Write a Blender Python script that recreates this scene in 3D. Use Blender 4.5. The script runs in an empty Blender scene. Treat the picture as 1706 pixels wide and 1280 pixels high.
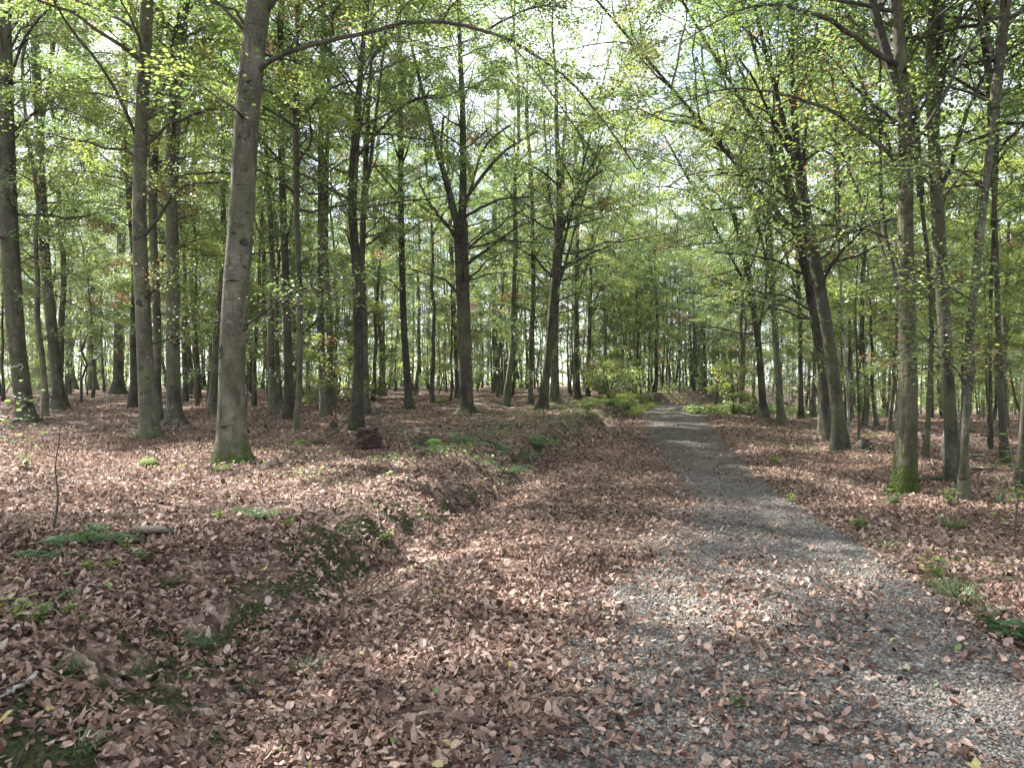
import bpy, math, random
import numpy as np
from mathutils import Vector, Matrix

# ------------------------------------------------------------------ camera, sky, sun, exposure
scene = bpy.context.scene
C = scene.collection
EYE = 1.6
F = 1280.0            # focal length in photo pixels (photo 1706 x 1280)
cam_d = bpy.data.cameras.new('camera'); cam = bpy.data.objects.new('camera', cam_d); C.objects.link(cam)
cam.location = (0, 0, EYE); cam.rotation_euler = (math.radians(90), 0, 0)
cam_d.sensor_width = 36; cam_d.lens = 27.0; cam_d.clip_end = 2000; cam_d.clip_start = 0.05
scene.camera = cam

SUN_EL, SUN_AZ = math.radians(52), math.radians(-56)      # azimuth from +Y (view direction) towards +X
world = bpy.data.worlds.new('World'); scene.world = world; world.use_nodes = True
nt = world.node_tree; nt.nodes.clear()
wo = nt.nodes.new('ShaderNodeOutputWorld'); bg = nt.nodes.new('ShaderNodeBackground')
sky = nt.nodes.new('ShaderNodeTexSky'); sky.sky_type = 'NISHITA'; sky.sun_disc = False
sky.sun_elevation = SUN_EL; sky.sun_rotation = SUN_AZ
sky.air_density = 1.0; sky.dust_density = 2.0; sky.ozone_density = 1.0
tc = nt.nodes.new('ShaderNodeTexCoord')
cn = nt.nodes.new('ShaderNodeTexNoise'); cn.inputs['Scale'].default_value = 3.2; cn.inputs['Detail'].default_value = 6
cr = nt.nodes.new('ShaderNodeValToRGB'); cr.color_ramp.elements[0].position = .30; cr.color_ramp.elements[1].position = .58
mxs = nt.nodes.new('ShaderNodeMixRGB'); mxs.inputs['Color2'].default_value = (7.4, 7.8, 8.6, 1)
nt.links.new(tc.outputs['Generated'], cn.inputs['Vector']); nt.links.new(cn.outputs['Fac'], cr.inputs['Fac'])
nt.links.new(cr.outputs['Color'], mxs.inputs['Fac']); nt.links.new(sky.outputs[0], mxs.inputs['Color1'])
nt.links.new(mxs.outputs[0], bg.inputs['Color']); bg.inputs['Strength'].default_value = 0.07
nt.links.new(bg.outputs[0], wo.inputs[0])

sun_d = bpy.data.lights.new('sun', 'SUN'); sun_d.energy = 5.0; sun_d.angle = math.radians(0.55); sun_d.color = (1, .95, .87)
sun = bpy.data.objects.new('sun', sun_d); C.objects.link(sun)
sdir = Vector((math.sin(SUN_AZ) * math.cos(SUN_EL), math.cos(SUN_AZ) * math.cos(SUN_EL), math.sin(SUN_EL)))
sun.rotation_euler = sdir.to_track_quat('Z', 'Y').to_euler()

vs = scene.view_settings
vs.view_transform = 'Standard'; vs.look = 'None'; vs.gamma = 1; vs.use_curve_mapping = False; vs.exposure = 2.38
cy = scene.cycles
cy.max_bounces = 7; cy.diffuse_bounces = 4; cy.glossy_bounces = 2; cy.transmission_bounces = 5; cy.transparent_max_bounces = 4
cy.caustics_reflective = False; cy.caustics_refractive = False
cy.use_adaptive_sampling = True; cy.adaptive_threshold = 0.02

# ------------------------------------------------------------------ numeric helpers
RNG = np.random.default_rng(11)
random.seed(5)
TAB = np.random.default_rng(3).random((256, 256))
def vnoise(x, y, s=1.0, ox=0.0):
    x = np.asarray(x, float) * s + ox; y = np.asarray(y, float) * s + ox * 1.7
    xi = np.floor(x).astype(int); yi = np.floor(y).astype(int); fx = x - xi; fy = y - yi
    fx = fx * fx * (3 - 2 * fx); fy = fy * fy * (3 - 2 * fy)
    g = lambda a, b: TAB[a & 255, b & 255]
    return (g(xi, yi) * (1 - fx) + g(xi + 1, yi) * fx) * (1 - fy) + (g(xi, yi + 1) * (1 - fx) + g(xi + 1, yi + 1) * fx) * fy
def fbm(x, y, s=1.0, ox=0.0, o=3):
    t = 0; a = 1; n = 0
    for k in range(o):
        t = t + a * vnoise(x, y, s * 2 ** k, ox + 17.3 * k); n += a; a *= .5
    return t / n
def sst(t):
    t = np.clip(t, 0, 1); return t * t * (3 - 2 * t)
YS = np.linspace(-40, 320, 1441)
def smooth(a, k=17):
    p = np.pad(a, k // 2, mode='edge'); return np.convolve(p, np.ones(k) / k, 'valid')
def curve(ys, vs_): return smooth(np.interp(YS, ys, vs_))
_L = curve([-40, 0, 3.6, 5.7, 8.2, 11.4, 20, 34, 41, 50, 60, 80, 120, 320], [-2.4, -1.35, -1.2, -1.0, -.55, .08, 1.75, 5.15, 6.7, 8.9, 12.2, 22, 48, 190])
_R = curve([-40, 0, 3.6, 5.7, 8.2, 11.4, 20, 34, 41, 50, 60, 80, 120, 320], [2.0, 2.5, 2.85, 3.25, 3.55, 3.9, 5.65, 8.6, 10.2, 12.5, 16, 26.5, 53, 196])
_ZR = curve([-40, 0, 20, 35, 45, 52, 60, 75, 100, 320], [0, 0, .02, .14, .24, .18, -.1, -.9, -2.0, -5])
_ZL = curve([-40, 0, 30, 60, 90, 320], [0, 0, .12, .40, .85, 1.05])
_ZF = curve([-40, 0, 25, 40, 60, 100, 320], [0, 0, -.02, -.3, -1.0, -2.0, -4])
_HB = curve([-40, 0, 6, 12, 20, 35, 50, 320], [.42, .41, .35, .31, .33, .38, .42, .42])
eL = lambda y: np.interp(y, YS, _L)
eR = lambda y: np.interp(y, YS, _R)
def ground(x, y):
    x = np.asarray(x, float); y = np.asarray(y, float)
    L, R = eL(y), eR(y); zr = np.interp(y, YS, _ZR)
    wig = ((vnoise(y, y * 0, .9, 4) - .5) * .5 + (fbm(x, y, 1.7, 14) - .5) * .9) * sst((y - 1) / 4)
    s = L - x + wig; r = x - R
    cut = np.maximum(np.interp(y, [4, 8, 25, 50], [1.2, .95, .8, .6]), (np.interp(y, YS, _ZL) - zr) * 1.6)
    zl = np.interp(y, YS, _ZL) + np.interp(y, YS, _HB)
    uu = (x - L) / (R - L)
    z = zr - .03 * np.exp(-((uu - .84) / .07) ** 2) - .025 * np.exp(-((uu - .42) / .08) ** 2) + .012 * (fbm(x, y, 1.2, 70) - .5) + .05 * np.clip(1 - ((x - (L + R) / 2) / ((R - L) / 2)) ** 2, 0, 1)
    z = np.where(s > 0, zr + (zl - zr) * sst((s - .2) / cut), z)
    z = z - .10 * np.exp(-((s - .12) / .35) ** 2)
    ff = np.interp(y, YS, _ZF)
    z = np.where(r > 0, zr + (ff - zr) * sst(r / 7) + .04 * np.exp(-((r - .5) / .4) ** 2), z)
    off = sst(np.maximum(s - .3, r) / 1.2)
    z = z + off * ((fbm(x, y, .55, 9) - .5) * .22 + (fbm(x, y, 2.1, 31) - .5) * .10)
    z = z + sst((s - .1) / .4) * np.clip(1 - (s - 1.6) / .6, 0, 1) * (fbm(x, y, 3.0, 77) - .5) * .22
    return z
def gz(x, y): return float(ground(x, y))
def at(px, py):
    """ground point seen at photo pixel (px, py)"""
    dx, dz = (px - 853) / F, -(py - 640) / F
    Y = np.linspace(1.5, 200, 8000)
    h = EYE + dz * Y - ground(dx * Y, Y)
    i = np.argmax(h < 0) if (h < 0).any() else 3000
    return dx * Y[i], Y[i]
def pix(px, py, Y): return np.array([(px - 853) / F * Y, Y, EYE - (py - 640) / F * Y])

# ------------------------------------------------------------------ mesh helpers
class Geo:
    def __init__(s): s.v = []; s.f = []; s.m = []; s.t = []; s.n = 0
    def add(s, v, f, mat=0, tint=0.0):
        v = np.asarray(v, np.float32).reshape(-1, 3); f = np.asarray(f, np.int64).reshape(-1, 4)
        s.v.append(v); s.f.append(f + s.n); s.m.append(np.full(len(f), mat, np.int32))
        s.t.append(np.broadcast_to(np.asarray(tint, np.float32), (len(v),)).copy()); s.n += len(v)
    def tubes(s, P, R, k=6, mat=0, tint=0.0, rough=0.0, cap=False):
        """P (M,n,3) centre lines, R (M,n) radii"""
        P = np.asarray(P, float); R = np.asarray(R, float)
        if P.ndim == 2: P = P[None]; R = R[None]
        M, n, _ = P.shape
        T = np.gradient(P, axis=1); T /= np.linalg.norm(T, axis=2, keepdims=True) + 1e-9
        steep = np.abs(T.mean(1)[:, 2]) > .75
        ref = np.where(steep[:, None], np.array([[1., 0, 0]]), np.array([[0, 0, 1.]]))[:, None, :]
        U = np.cross(T, ref); U /= np.linalg.norm(U, axis=2, keepdims=True) + 1e-9
        V = np.cross(T, U)
        a = np.arange(k) * 2 * math.pi / k
        rr = R[:, :, None] * np.ones(k)
        if rough:
            ang = a[None, None, :]; hh = P[:, :, 2:3]
            rr = rr * (1 + rough * (np.sin(ang * 2 + hh * .8) * .5 + np.sin(ang * 3 - hh * 1.7 + 1) * .4 + (RNG.random(rr.shape) - .5) * .5))
        ring = P[:, :, None, :] + rr[..., None] * (np.cos(a)[None, None, :, None] * U[:, :, None, :] + np.sin(a)[None, None, :, None] * V[:, :, None, :])
        base = (np.arange(M) * n * k)[:, None, None] + (np.arange(n - 1) * k)[None, :, None]
        i0 = base + np.arange(k)[None, None, :]; i1 = base + ((np.arange(k) + 1) % k)[None, None, :]
        f = np.stack([i0, i1, i1 + k, i0 + k], -1).reshape(-1, 4)
        t = tint
        if np.ndim(tint) == 2: t = np.repeat(np.asarray(tint)[:, :, None], k, 2).reshape(-1)
        s.add(ring.reshape(-1, 3), f, mat, t)
        if cap:
            for m_ in range(M):
                b = m_ * n * k + (n - 1) * k + s.n - M * n * k
                for j in range(1, k - 2, 2): s.f.append(np.array([[b, b + j, b + j + 1, b + min(j + 2, k - 1)]])); s.m.append(np.array([mat], np.int32))
                b = m_ * n * k + s.n - M * n * k
                for j in range(1, k - 2, 2): s.f.append(np.array([[b, b + min(j + 2, k - 1), b + j + 1, b + j]])); s.m.append(np.array([mat], np.int32))
    def leaves(s, c, ax, nr, ln, wd, tint, mat=1, fold=.25, curl=0.0, six=False):
        c = np.asarray(c, float); N = len(c)
        ax = ax / (np.linalg.norm(ax, axis=1, keepdims=True) + 1e-9)
        sd = np.cross(nr, ax); sd /= np.linalg.norm(sd, axis=1, keepdims=True) + 1e-9
        up = np.cross(ax, sd)
        ln = np.broadcast_to(ln, (N,))[:, None]; wd = np.broadcast_to(wd, (N,))[:, None]
        fo = np.broadcast_to(fold, (N,))[:, None]; cu = np.broadcast_to(curl, (N,))[:, None]
        tint = np.broadcast_to(tint, (N,))
        b = np.arange(N)
        if six:
            B = c; T = c + ax * ln + up * cu * ln
            L1 = c + ax * ln * .28 + sd * wd * .5 + up * fo * wd * .5; L2 = c + ax * ln * .72 + sd * wd * .42 + up * (fo * wd * .5 + cu * ln * .5)
            R1 = c + ax * ln * .28 - sd * wd * .5 + up * fo * wd * .5; R2 = c + ax * ln * .72 - sd * wd * .42 + up * (fo * wd * .5 + cu * ln * .5)
            v = np.stack([B, L1, L2, T, R2, R1], 1)
            f = np.concatenate([np.stack([b * 6, b * 6 + 3, b * 6 + 2, b * 6 + 1], 1), np.stack([b * 6, b * 6 + 5, b * 6 + 4, b * 6 + 3], 1)])
            s.add(v.reshape(-1, 3), f, mat, np.repeat(tint, 6))
        else:
            v = np.stack([c, c + ax * ln * .48 + sd * wd * .5 + up * fo * wd * .5, c + ax * ln + up * cu * ln, c + ax * ln * .48 - sd * wd * .5 + up * fo * wd * .5], 1)
            s.add(v.reshape(-1, 3), np.stack([b * 4, b * 4 + 3, b * 4 + 2, b * 4 + 1], 1), mat, np.repeat(tint, 4))
    def mesh(s, name, mats, smooth_=True):
        v = np.concatenate(s.v); f = np.concatenate(s.f).astype(np.int32); m = np.concatenate(s.m); t = np.concatenate(s.t)
        me = bpy.data.meshes.new(name)
        me.vertices.add(len(v)); me.vertices.foreach_set('co', v.astype(np.float32).ravel())
        me.loops.add(f.size); me.loops.foreach_set('vertex_index', f.ravel())
        me.polygons.add(len(f)); me.polygons.foreach_set('loop_start', np.arange(len(f), dtype=np.int32) * 4)
        me.polygons.foreach_set('loop_total', np.full(len(f), 4, np.int32))
        for mt in mats: me.materials.append(mt)
        if len(mats) > 1: me.polygons.foreach_set('material_index', m)
        at_ = me.attributes.new('tint', 'FLOAT', 'POINT'); at_.data.foreach_set('value', t.astype(np.float32))
        me.polygons.foreach_set('use_smooth', np.full(len(f), smooth_))
        me.update(); me.validate()
        return me
def link(name, me, parent=None, loc=None):
    o = bpy.data.objects.new(name, me); C.objects.link(o)
    if parent is not None: o.parent = parent
    if loc is not None: o.location = loc
    return o
def tag(o, label=None, cat=None, group=None, kind=None):
    for k, v in (('label', label), ('category', cat), ('group', group), ('kind', kind)):
        if v: o[k] = v
    return o
def empty(name, loc, rz=0, label=None, cat=None, group=None):
    o = bpy.data.objects.new(name, None); C.objects.link(o); o.location = loc; o.rotation_euler = (0, 0, rz)
    return tag(o, label, cat, group)

# ------------------------------------------------------------------ materials
def newmat(name):
    m = bpy.data.materials.new(name); m.use_nodes = True; m.node_tree.nodes.clear(); return m
class NB:
    def __init__(s, m): s.t = m.node_tree
    def __call__(s, typ, **kw):
        n = s.t.nodes.new('ShaderNode' + typ)
        for k, v in kw.items():
            if k.startswith('_'): setattr(n, k[1:], v)
            else:
                key = int(k[1:]) if k[0] == 'i' and k[1:].isdigit() else k.replace('__', ' ')
                if isinstance(v, bpy.types.NodeSocket): s.t.links.new(v, n.inputs[key])
                else: n.inputs[key].default_value = v
        return n
    def ramp(s, fac, stops, interp='LINEAR'):
        n = s('ValToRGB', i0=fac); cr = n.color_ramp; cr.interpolation = interp
        while len(cr.elements) < len(stops): cr.elements.new(.5)
        for e, (p, c) in zip(cr.elements, stops):
            e.position = p; e.color = (*c, 1) if len(c) == 3 else c
        return n.outputs[0]
    def mix(s, f, a, b, mode='MIX'):
        n = s('MixRGB', _blend_type=mode, Fac=f)
        for k, v in (('Color1', a), ('Color2', b)):
            if isinstance(v, bpy.types.NodeSocket): s.t.links.new(v, n.inputs[k])
            else: n.inputs[k].default_value = (*v, 1) if len(v) == 3 else v
        return n.outputs[0]
    def math(s, op, a, b=0.0, clamp=False):
        n = s('Math', _operation=op, _use_clamp=clamp)
        for i, v in enumerate((a, b)):
            if isinstance(v, bpy.types.NodeSocket): s.t.links.new(v, n.inputs[i])
            else: n.inputs[i].default_value = v
        return n.outputs[0]
    def out(s, sh): s.t.links.new(sh, s('OutputMaterial').inputs[0])

LEAF_STOPS = [(0.0, (.045, .085, .030)), (.35, (.088, .130, .052)), (.62, (.142, .182, .072)), (.80, (.24, .27, .082)), (.86, (.20, .17, .05)), (.93, (.17, .085, .055)), (1.0, (.14, .07, .05))]
def leaf_material(name, stops, trans=.55, gloss=.35):
    m = newmat(name); N = NB(m)
    t = N('Attribute', _attribute_name='tint').outputs['Fac']
    oi = N('ObjectInfo').outputs['Random']
    sh_ = N.math('MULTIPLY', N.math('SUBTRACT', oi, .5), .16)
    low = N.math('LESS_THAN', t, .8)
    t2 = N.math('ADD', t, N.math('MULTIPLY', sh_, low))
    col = N.ramp(t2, stops)
    tr = N.mix(1.0, col, (1.9, 2.0, 1.4), 'MULTIPLY')
    d = N('BsdfDiffuse', Color=col); tl = N('BsdfTranslucent', Color=tr)
    mx = N('MixShader', i0=trans, i1=d.outputs[0], i2=tl.outputs[0])
    g = N('BsdfGlossy', Roughness=gloss, Color=(.8, .85, .9, 1)); fr = N('LayerWeight', Blend=.5).outputs['Facing']
    mf = N('MixShader', i0=N.math('ADD', N.math('MULTIPLY', N.math('POWER', fr, 4.0), .22), .035), i1=mx.outputs[0], i2=g.outputs[0])
    N.out(mf.outputs[0]); return m
M_leaf = leaf_material('beech_leaves', LEAF_STOPS)
M_fern = leaf_material('fern_green', [(0, (.035, .075, .03)), (.5, (.06, .14, .05)), (1, (.14, .22, .05))], .35)
M_grass = leaf_material('grass_green', [(0, (.03, .055, .022)), (.5, (.06, .105, .035)), (1, (.20, .18, .10))], .3)
M_pine = leaf_material('spruce_green', [(0, (.02, .05, .025)), (1, (.05, .11, .05))], .15)

M_mossleaf = leaf_material('moss_leaves', [(0, (.02, .035, .008)), (.5, (.055, .085, .012)), (1, (.12, .15, .025))], .25, .6)
def bark_material(name, c_dark, c_mid, c_light, rough_bark=False):
    m = newmat(name); N = NB(m)
    geo = N('TexCoord').outputs['Object']
    tint = N('Attribute', _attribute_name='tint').outputs['Fac']
    oi = N('ObjectInfo').outputs['Random']
    off = N('VectorMath', _operation='ADD', i0=geo, i1=N('CombineXYZ', X=N.math('MULTIPLY', oi, 40.0), Y=0.0, Z=N.math('MULTIPLY', oi, 17.0)).outputs[0]).outputs[0]
    mp = N('Mapping', Vector=off, Scale=(1, 1, .28 if rough_bark else .8)).outputs[0]
    big = N('TexNoise', Vector=mp, Scale=3.0, Detail=5.0, Roughness=.6).outputs['Fac']
    streak = N('TexNoise', Vector=N('Mapping', Vector=off, Scale=(1, 1, .10)).outputs[0], Scale=11.0, Detail=4.0).outputs['Fac']
    fine = N('TexNoise', Vector=mp, Scale=34.0 if not rough_bark else 22.0, Detail=6.0, Roughness=.65).outputs['Fac']
    band = N('TexNoise', Vector=N('Mapping', Vector=off, Scale=(1, 1, 7)).outputs[0], Scale=2.4, Detail=3.0).outputs['Fac']
    col = N.ramp(big, [(.36, c_dark), (.5, c_mid), (.62, c_light)])
    col = N.mix(N.ramp(streak, [(.50, (0, 0, 0)), (.60, (.85, .85, .85))]), col, c_dark)
    col = N.mix(.55, col, N.ramp(fine, [(.3, c_dark), (.7, c_light)]))
    col = N.mix(N.ramp(band, [(.62, (0, 0, 0)), (.72, (.5, .5, .5))]), col, tuple(v * .45 for v in c_dark))
    blot = N('TexNoise', Vector=N('Mapping', Vector=off, Scale=(1, 1, .4)).outputs[0], Scale=2.1, Detail=6.0, Roughness=.7).outputs['Fac']
    col = N.mix(N.ramp(blot, [(.50, (0, 0, 0)), (.58, (.72, .72, .72))]), col, c_dark)
    col = N.mix(N.ramp(N('TexNoise', Vector=off, Scale=6.5, Detail=5.0, Roughness=.7).outputs['Fac'], [(.58, (0, 0, 0)), (.66, (.5, .5, .5))]), col, tuple(v * 1.25 for v in c_light))
    kn = N('TexVoronoi', Vector=N('Mapping', Vector=off, Scale=(2.6, 2.6, 4.2)).outputs[0], Scale=1.0).outputs['Distance']
    knm = N.ramp(N.math('ADD', kn, N.math('MULTIPLY', N.math('SUBTRACT', fine, .5), .12)), [(.10, (.9, .9, .9)), (.16, (0, 0, 0))])
    col = N.mix(knm, col, tuple(v * .4 for v in c_dark))
    # lichen / algae film and moss collar (attribute: 1 at the root flare)
    alg = N('TexNoise', Vector=off, Scale=1.3, Detail=3.0).outputs['Fac']
    col = N.mix(N.ramp(alg, [(.44, (0, 0, 0)), (.66, (.6, .6, .6))]), col, (.085, .092, .045))
    var = N.math('ADD', N.math('MULTIPLY', oi, .5), .75)
    col = N.mix(1.0, col, N('CombineXYZ', X=var, Y=var, Z=var).outputs[0], 'MULTIPLY')
    mo = N.math('ADD', tint, N.math('MULTIPLY', N.math('SUBTRACT', N('TexNoise', Vector=off, Scale=7.0, Detail=4.0).outputs['Fac'], .5), 1.5))
    mossm = N.ramp(mo, [(.52, (0, 0, 0)), (.66, (1, 1, 1))])
    mcol = N.ramp(N('TexNoise', Vector=off, Scale=45.0, Detail=3.0).outputs['Fac'], [(.3, (.022, .038, .008)), (.7, (.085, .115, .018))])
    col = N.mix(mossm, col, mcol)
    h = N.math('ADD', N.math('MULTIPLY', fine, .6 if not rough_bark else 1.6), N.math('MULTIPLY', streak, .5 if not rough_bark else 2.2))
    h = N.math('ADD', h, N.math('MULTIPLY', mossm, .4))
    bp = N('Bump', Strength=.9, Distance=.022 if not rough_bark else .035, Height=h)
    b = N('BsdfPrincipled', Base__Color=col, Roughness=.85, Normal=bp.outputs[0]); b.inputs['Specular IOR Level'].default_value = .25
    N.out(b.outputs[0]); return m
M_bark = bark_material('beech_bark', (.026, .024, .017), (.084, .078, .056), (.180, .168, .128))
M_bark_dark = bark_material('dark_bark', (.020, .017, .014), (.048, .041, .033), (.105, .092, .072))
M_oak = bark_material('oak_bark', (.018, .015, .011), (.062, .051, .036), (.15, .127, .092), True)
M_branch = bark_material('branch_bark', (.022, .019, .017), (.050, .044, .038), (.10, .09, .075))
M_pale = bark_material('pale_dead_and_sunlit_wood', (.12, .11, .09), (.27, .25, .22), (.45, .42, .38))

LIT = [(0.0, (.026, .017, .014)), (.15, (.090, .054, .040)), (.42, (.20, .126, .098)), (.62, (.31, .212, .170)), (.82, (.40, .29, .24)), (.90, (.40, .32, .275)), (.94, (.30, .31, .19)), (.965, (.46, .36, .14)), (1.0, (.13, .20, .07))]
def litter_material():
    m = newmat('dead_leaf'); N = NB(m)
    t = N('Attribute', _attribute_name='tint').outputs['Fac']
    col = N.ramp(t, LIT)
    p = N('NewGeometry').outputs['Position']
    n = N('TexNoise', Vector=p, Scale=90.0, Detail=2.0).outputs['Fac']
    col = N.mix(.55, col, N.mix(1.0, col, N.ramp(n, [(.3, (.55, .52, .5)), (.7, (1.35, 1.35, 1.35))]), 'MULTIPLY'))
    d = N('BsdfDiffuse', Color=col); tl = N('BsdfTranslucent', Color=col)
    mx = N('MixShader', i0=.15, i1=d.outputs[0], i2=tl.outputs[0])
    g = N('BsdfGlossy', Roughness=.42); fr = N('LayerWeight', Blend=.5).outputs['Facing']
    N.out(N('MixShader', i0=N.math('ADD', N.math('MULTIPLY', N.math('POWER', fr, 4.0), .10), .015), i1=mx.outputs[0], i2=g.outputs[0]).outputs[0]); return m
M_lit = litter_material()

def ground_material(name, path=False):
    m = newmat(name); N = NB(m)
    p = N('NewGeometry').outputs['Position']
    tint = N('Attribute', _attribute_name='tint').outputs['Fac']
    warp = N('VectorMath', _operation='ADD', i0=p, i1=N.mix(1.0, N('TexNoise', Vector=p, Scale=16.0).outputs['Color'], (.06, .06, .06), 'MULTIPLY')).outputs[0]
    vo = N('TexVoronoi', Vector=warp, Scale=21.0, Randomness=1.0)
    rnd = N('SeparateColor', Color=vo.outputs['Color']).outputs[0]
    leaf = N.ramp(rnd, [(0.0, (.05, .03, .024)), (.25, (.10, .066, .053)), (.5, (.185, .122, .10)), (.78, (.27, .19, .16)), (1.0, (.40, .31, .27))])
    big = N('TexNoise', Vector=p, Scale=.55, Detail=5.0, Roughness=.62).outputs['Fac']
    leaf = N.mix(1.0, leaf, N.ramp(big, [(.3, (.72, .70, .68)), (.7, (1.15, 1.13, 1.1))]), 'MULTIPLY')
    edge = vo.outputs['Distance']
    gap = N.ramp(edge, [(.018, (1, 1, 1)), (.05, (0, 0, 0))])
    soil = N.ramp(N('TexNoise', Vector=p, Scale=14.0, Detail=6.0).outputs['Fac'], [(.3, (.022, .015, .011)), (.7, (.065, .045, .033))])
    if not path:
        cover = N.ramp(N('TexNoise', Vector=p, Scale=1.7, Detail=5.0).outputs['Fac'], [(.36, (.3, .3, .3)), (.5, (1, 1, 1))])
        col = N.mix(cover, soil, leaf)
        mossn = N.math('ADD', tint, N.math('MULTIPLY', N.math('SUBTRACT', N('TexNoise', Vector=p, Scale=3.1, Detail=5.0).outputs['Fac'], .5), 1.9))
        mossc = N.ramp(N('TexNoise', Vector=p, Scale=60.0, Detail=3.0).outputs['Fac'], [(.3, (.018, .020, .010)), (.7, (.062, .070, .026))])
        col = N.mix(N.ramp(mossn, [(.55, (0, 0, 0)), (.70, (1, 1, 1))]), col, mossc)
        h = N.math('ADD', N.math('MULTIPLY', rnd, 1.0), N.math('MULTIPLY', edge, 3.0)); dist = .03
    else:
        v2 = N('TexVoronoi', Vector=p, Scale=58.0)
        r2 = N('SeparateColor', Color=v2.outputs['Color']).outputs[1]
        gr = N.ramp(r2, [(0, (.055, .049, .044)), (.5, (.130, .119, .109)), (.85, (.22, .205, .19)), (1, (.35, .33, .31))])
        gr = N.mix(N.ramp(N('TexNoise', Vector=p, Scale=1.1, Detail=5.0).outputs['Fac'], [(.4, (0, 0, 0)), (.62, (.75, .75, .75))]), gr, (.105, .091, .081))
        msk = N.math('ADD', tint, N.math('MULTIPLY', N.math('SUBTRACT', N('TexNoise', Vector=p, Scale=2.6, Detail=6.0, Roughness=.7).outputs['Fac'], .5), 1.2))
        col = N.mix(N.ramp(msk, [(.42, (0, 0, 0)), (.60, (1, 1, 1))]), gr, N.mix(gap, leaf, soil))
        h = N.math('ADD', N.math('MULTIPLY', v2.outputs['Distance'], -6.0), N.math('MULTIPLY', rnd, .7)); dist = .012
    bp = N('Bump', Strength=.8, Distance=dist, Height=h)
    b = N('BsdfPrincipled', Base__Color=col, Roughness=.9, Normal=bp.outputs[0]); b.inputs['Specular IOR Level'].default_value = .2
    N.out(b.outputs[0]); return m
M_floor = ground_material('forest_floor'); M_path = ground_material('path_gravel', True)

def simple_material(name, stops, scale=12, rough=.9, bump=.01, attr=False):
    m = newmat(name); N = NB(m)
    p = N('TexCoord').outputs['Object']
    n = N('TexNoise', Vector=p, Scale=scale, Detail=5.0, Roughness=.65).outputs['Fac']
    if attr:
        n = N.math('ADD', N.math('MULTIPLY', N('Attribute', _attribute_name='tint').outputs['Fac'], .75), N.math('MULTIPLY', n, .25))
    col = N.ramp(n, stops)
    n2 = N('TexNoise', Vector=p, Scale=scale * 3.0, Detail=4.0).outputs['Fac']
    bp = N('Bump', Strength=.7, Distance=bump, Height=n2)
    N.out(N('BsdfPrincipled', Base__Color=col, Roughness=rough, Normal=bp.outputs[0]).outputs[0]); return m
M_moss = simple_material('moss', [(.3, (.03, .05, .008)), (.5, (.075, .105, .015)), (.7, (.13, .15, .025))], 22, .95, .02)
M_stone = simple_material('gravel_stone', [(0, (.036, .032, .029)), (.4, (.098, .089, .081)), (.75, (.19, .177, .163)), (1, (.38, .36, .335))], 30, .8, .004, True)
M_slab = simple_material('bark_slab', [(.25, (.014, .009, .007)), (.5, (.055, .030, .022)), (.75, (.15, .085, .062))], 9, .85, .01)
M_chalk = simple_material('white_paint', [(.3, (.55, .53, .5)), (.7, (.75, .74, .72))], 30, .8, .003)
M_stump = simple_material('rotten_wood', [(.3, (.012, .009, .007)), (.6, (.045, .033, .024)), (.8, (.12, .095, .07))], 8, .9, .02)

# ------------------------------------------------------------------ the setting
def litter_density(x, y):
    """0..1 how thick leaves lie"""
    L, R = eL(y), eR(y); u = (x - L) / (R - L)
    ua = np.interp(y, [0, 3, 5.7, 8, 10, 15, 20, 34, 50], [.08, .14, .24, .37, .45, .42, .30, .08, .0])
    d = 1 - sst((u - ua) / .30)
    d = d + (fbm(x, y, 1.3, 50) - .5) * .9 * (u > 0) * (u < 1) * (1 - np.abs(2 * d - 1) * .4)
    mid = .13 + np.exp(-((u - .60) / .08) ** 2) * .16 * (y < 9)
    d = np.where(u > .96, np.maximum(d + mid, sst((u - .96) / .07)), d + mid)
    return np.clip(d, .05, 1)
def moss_mask(x, y):
    L = eL(y); s = L - x
    b = np.exp(-((s - .65) / .5) ** 2) * (.74 - .24 * sst((y - 7) / 3))
    b = b + np.exp(-((y - 47) / 9) ** 2) * sst((s + .2) / .3) * np.clip(1 - (s - 1.5) / 2, 0, 1) * .5
    far = sst((y - 13) / 4) * sst(s / .5) * np.clip(1 - (s - 2.6) / 2.5, 0, 1) * .08
    return b + far
def grid_mesh(name, X, Y, Z, T, mat):
    n, k = X.shape; g = Geo(); i = np.arange(n * k).reshape(n, k)
    f = np.stack([i[:-1, :-1], i[:-1, 1:], i[1:, 1:], i[1:, :-1]], -1).reshape(-1, 4)
    g.add(np.stack([X, Y, Z], -1).reshape(-1, 3), f, 0, T.reshape(-1)); return g.mesh(name, [mat])
u = np.linspace(-1, 1, 261); gx = np.sign(u) * (np.abs(u) * 9 + np.abs(u) ** 6 * 271)
v = np.concatenate([np.linspace(-60, 0, 24), np.linspace(.1, 16, 210), 16 * (300 / 16) ** np.linspace(.004, 1, 120)])
GX, GY = np.meshgrid(gx + 0.0, v); GX = GX + np.clip(GY, -2, 60) * .12
GZ = ground(GX, GY)
inside = (GX > eL(GY) + .15) & (GX < eR(GY) - .1)
GZ = np.where(inside, GZ - .05, GZ)
floor = tag(link('forest_floor', grid_mesh('forest_floor', GX, GY, GZ, moss_mask(GX, GY), M_floor)), 'forest ground of brown beech leaves, bare soil and moss', 'ground', kind='structure')
pv = np.concatenate([np.linspace(-20, 0, 30), np.linspace(.1, 20, 200), np.linspace(20.3, 130, 200)])
pu = np.linspace(0, 1, 44); PU, PY = np.meshgrid(pu, pv)
rag = (fbm(PY, PY * 0, .8, 3) - .5) * .35
PL, PR = eL(PY), eR(PY); PX = PL + .02 + PU * (PR - PL - .04) + rag * (PU > .99) * .3
PZ = ground(PX, PY) + .012
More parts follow.
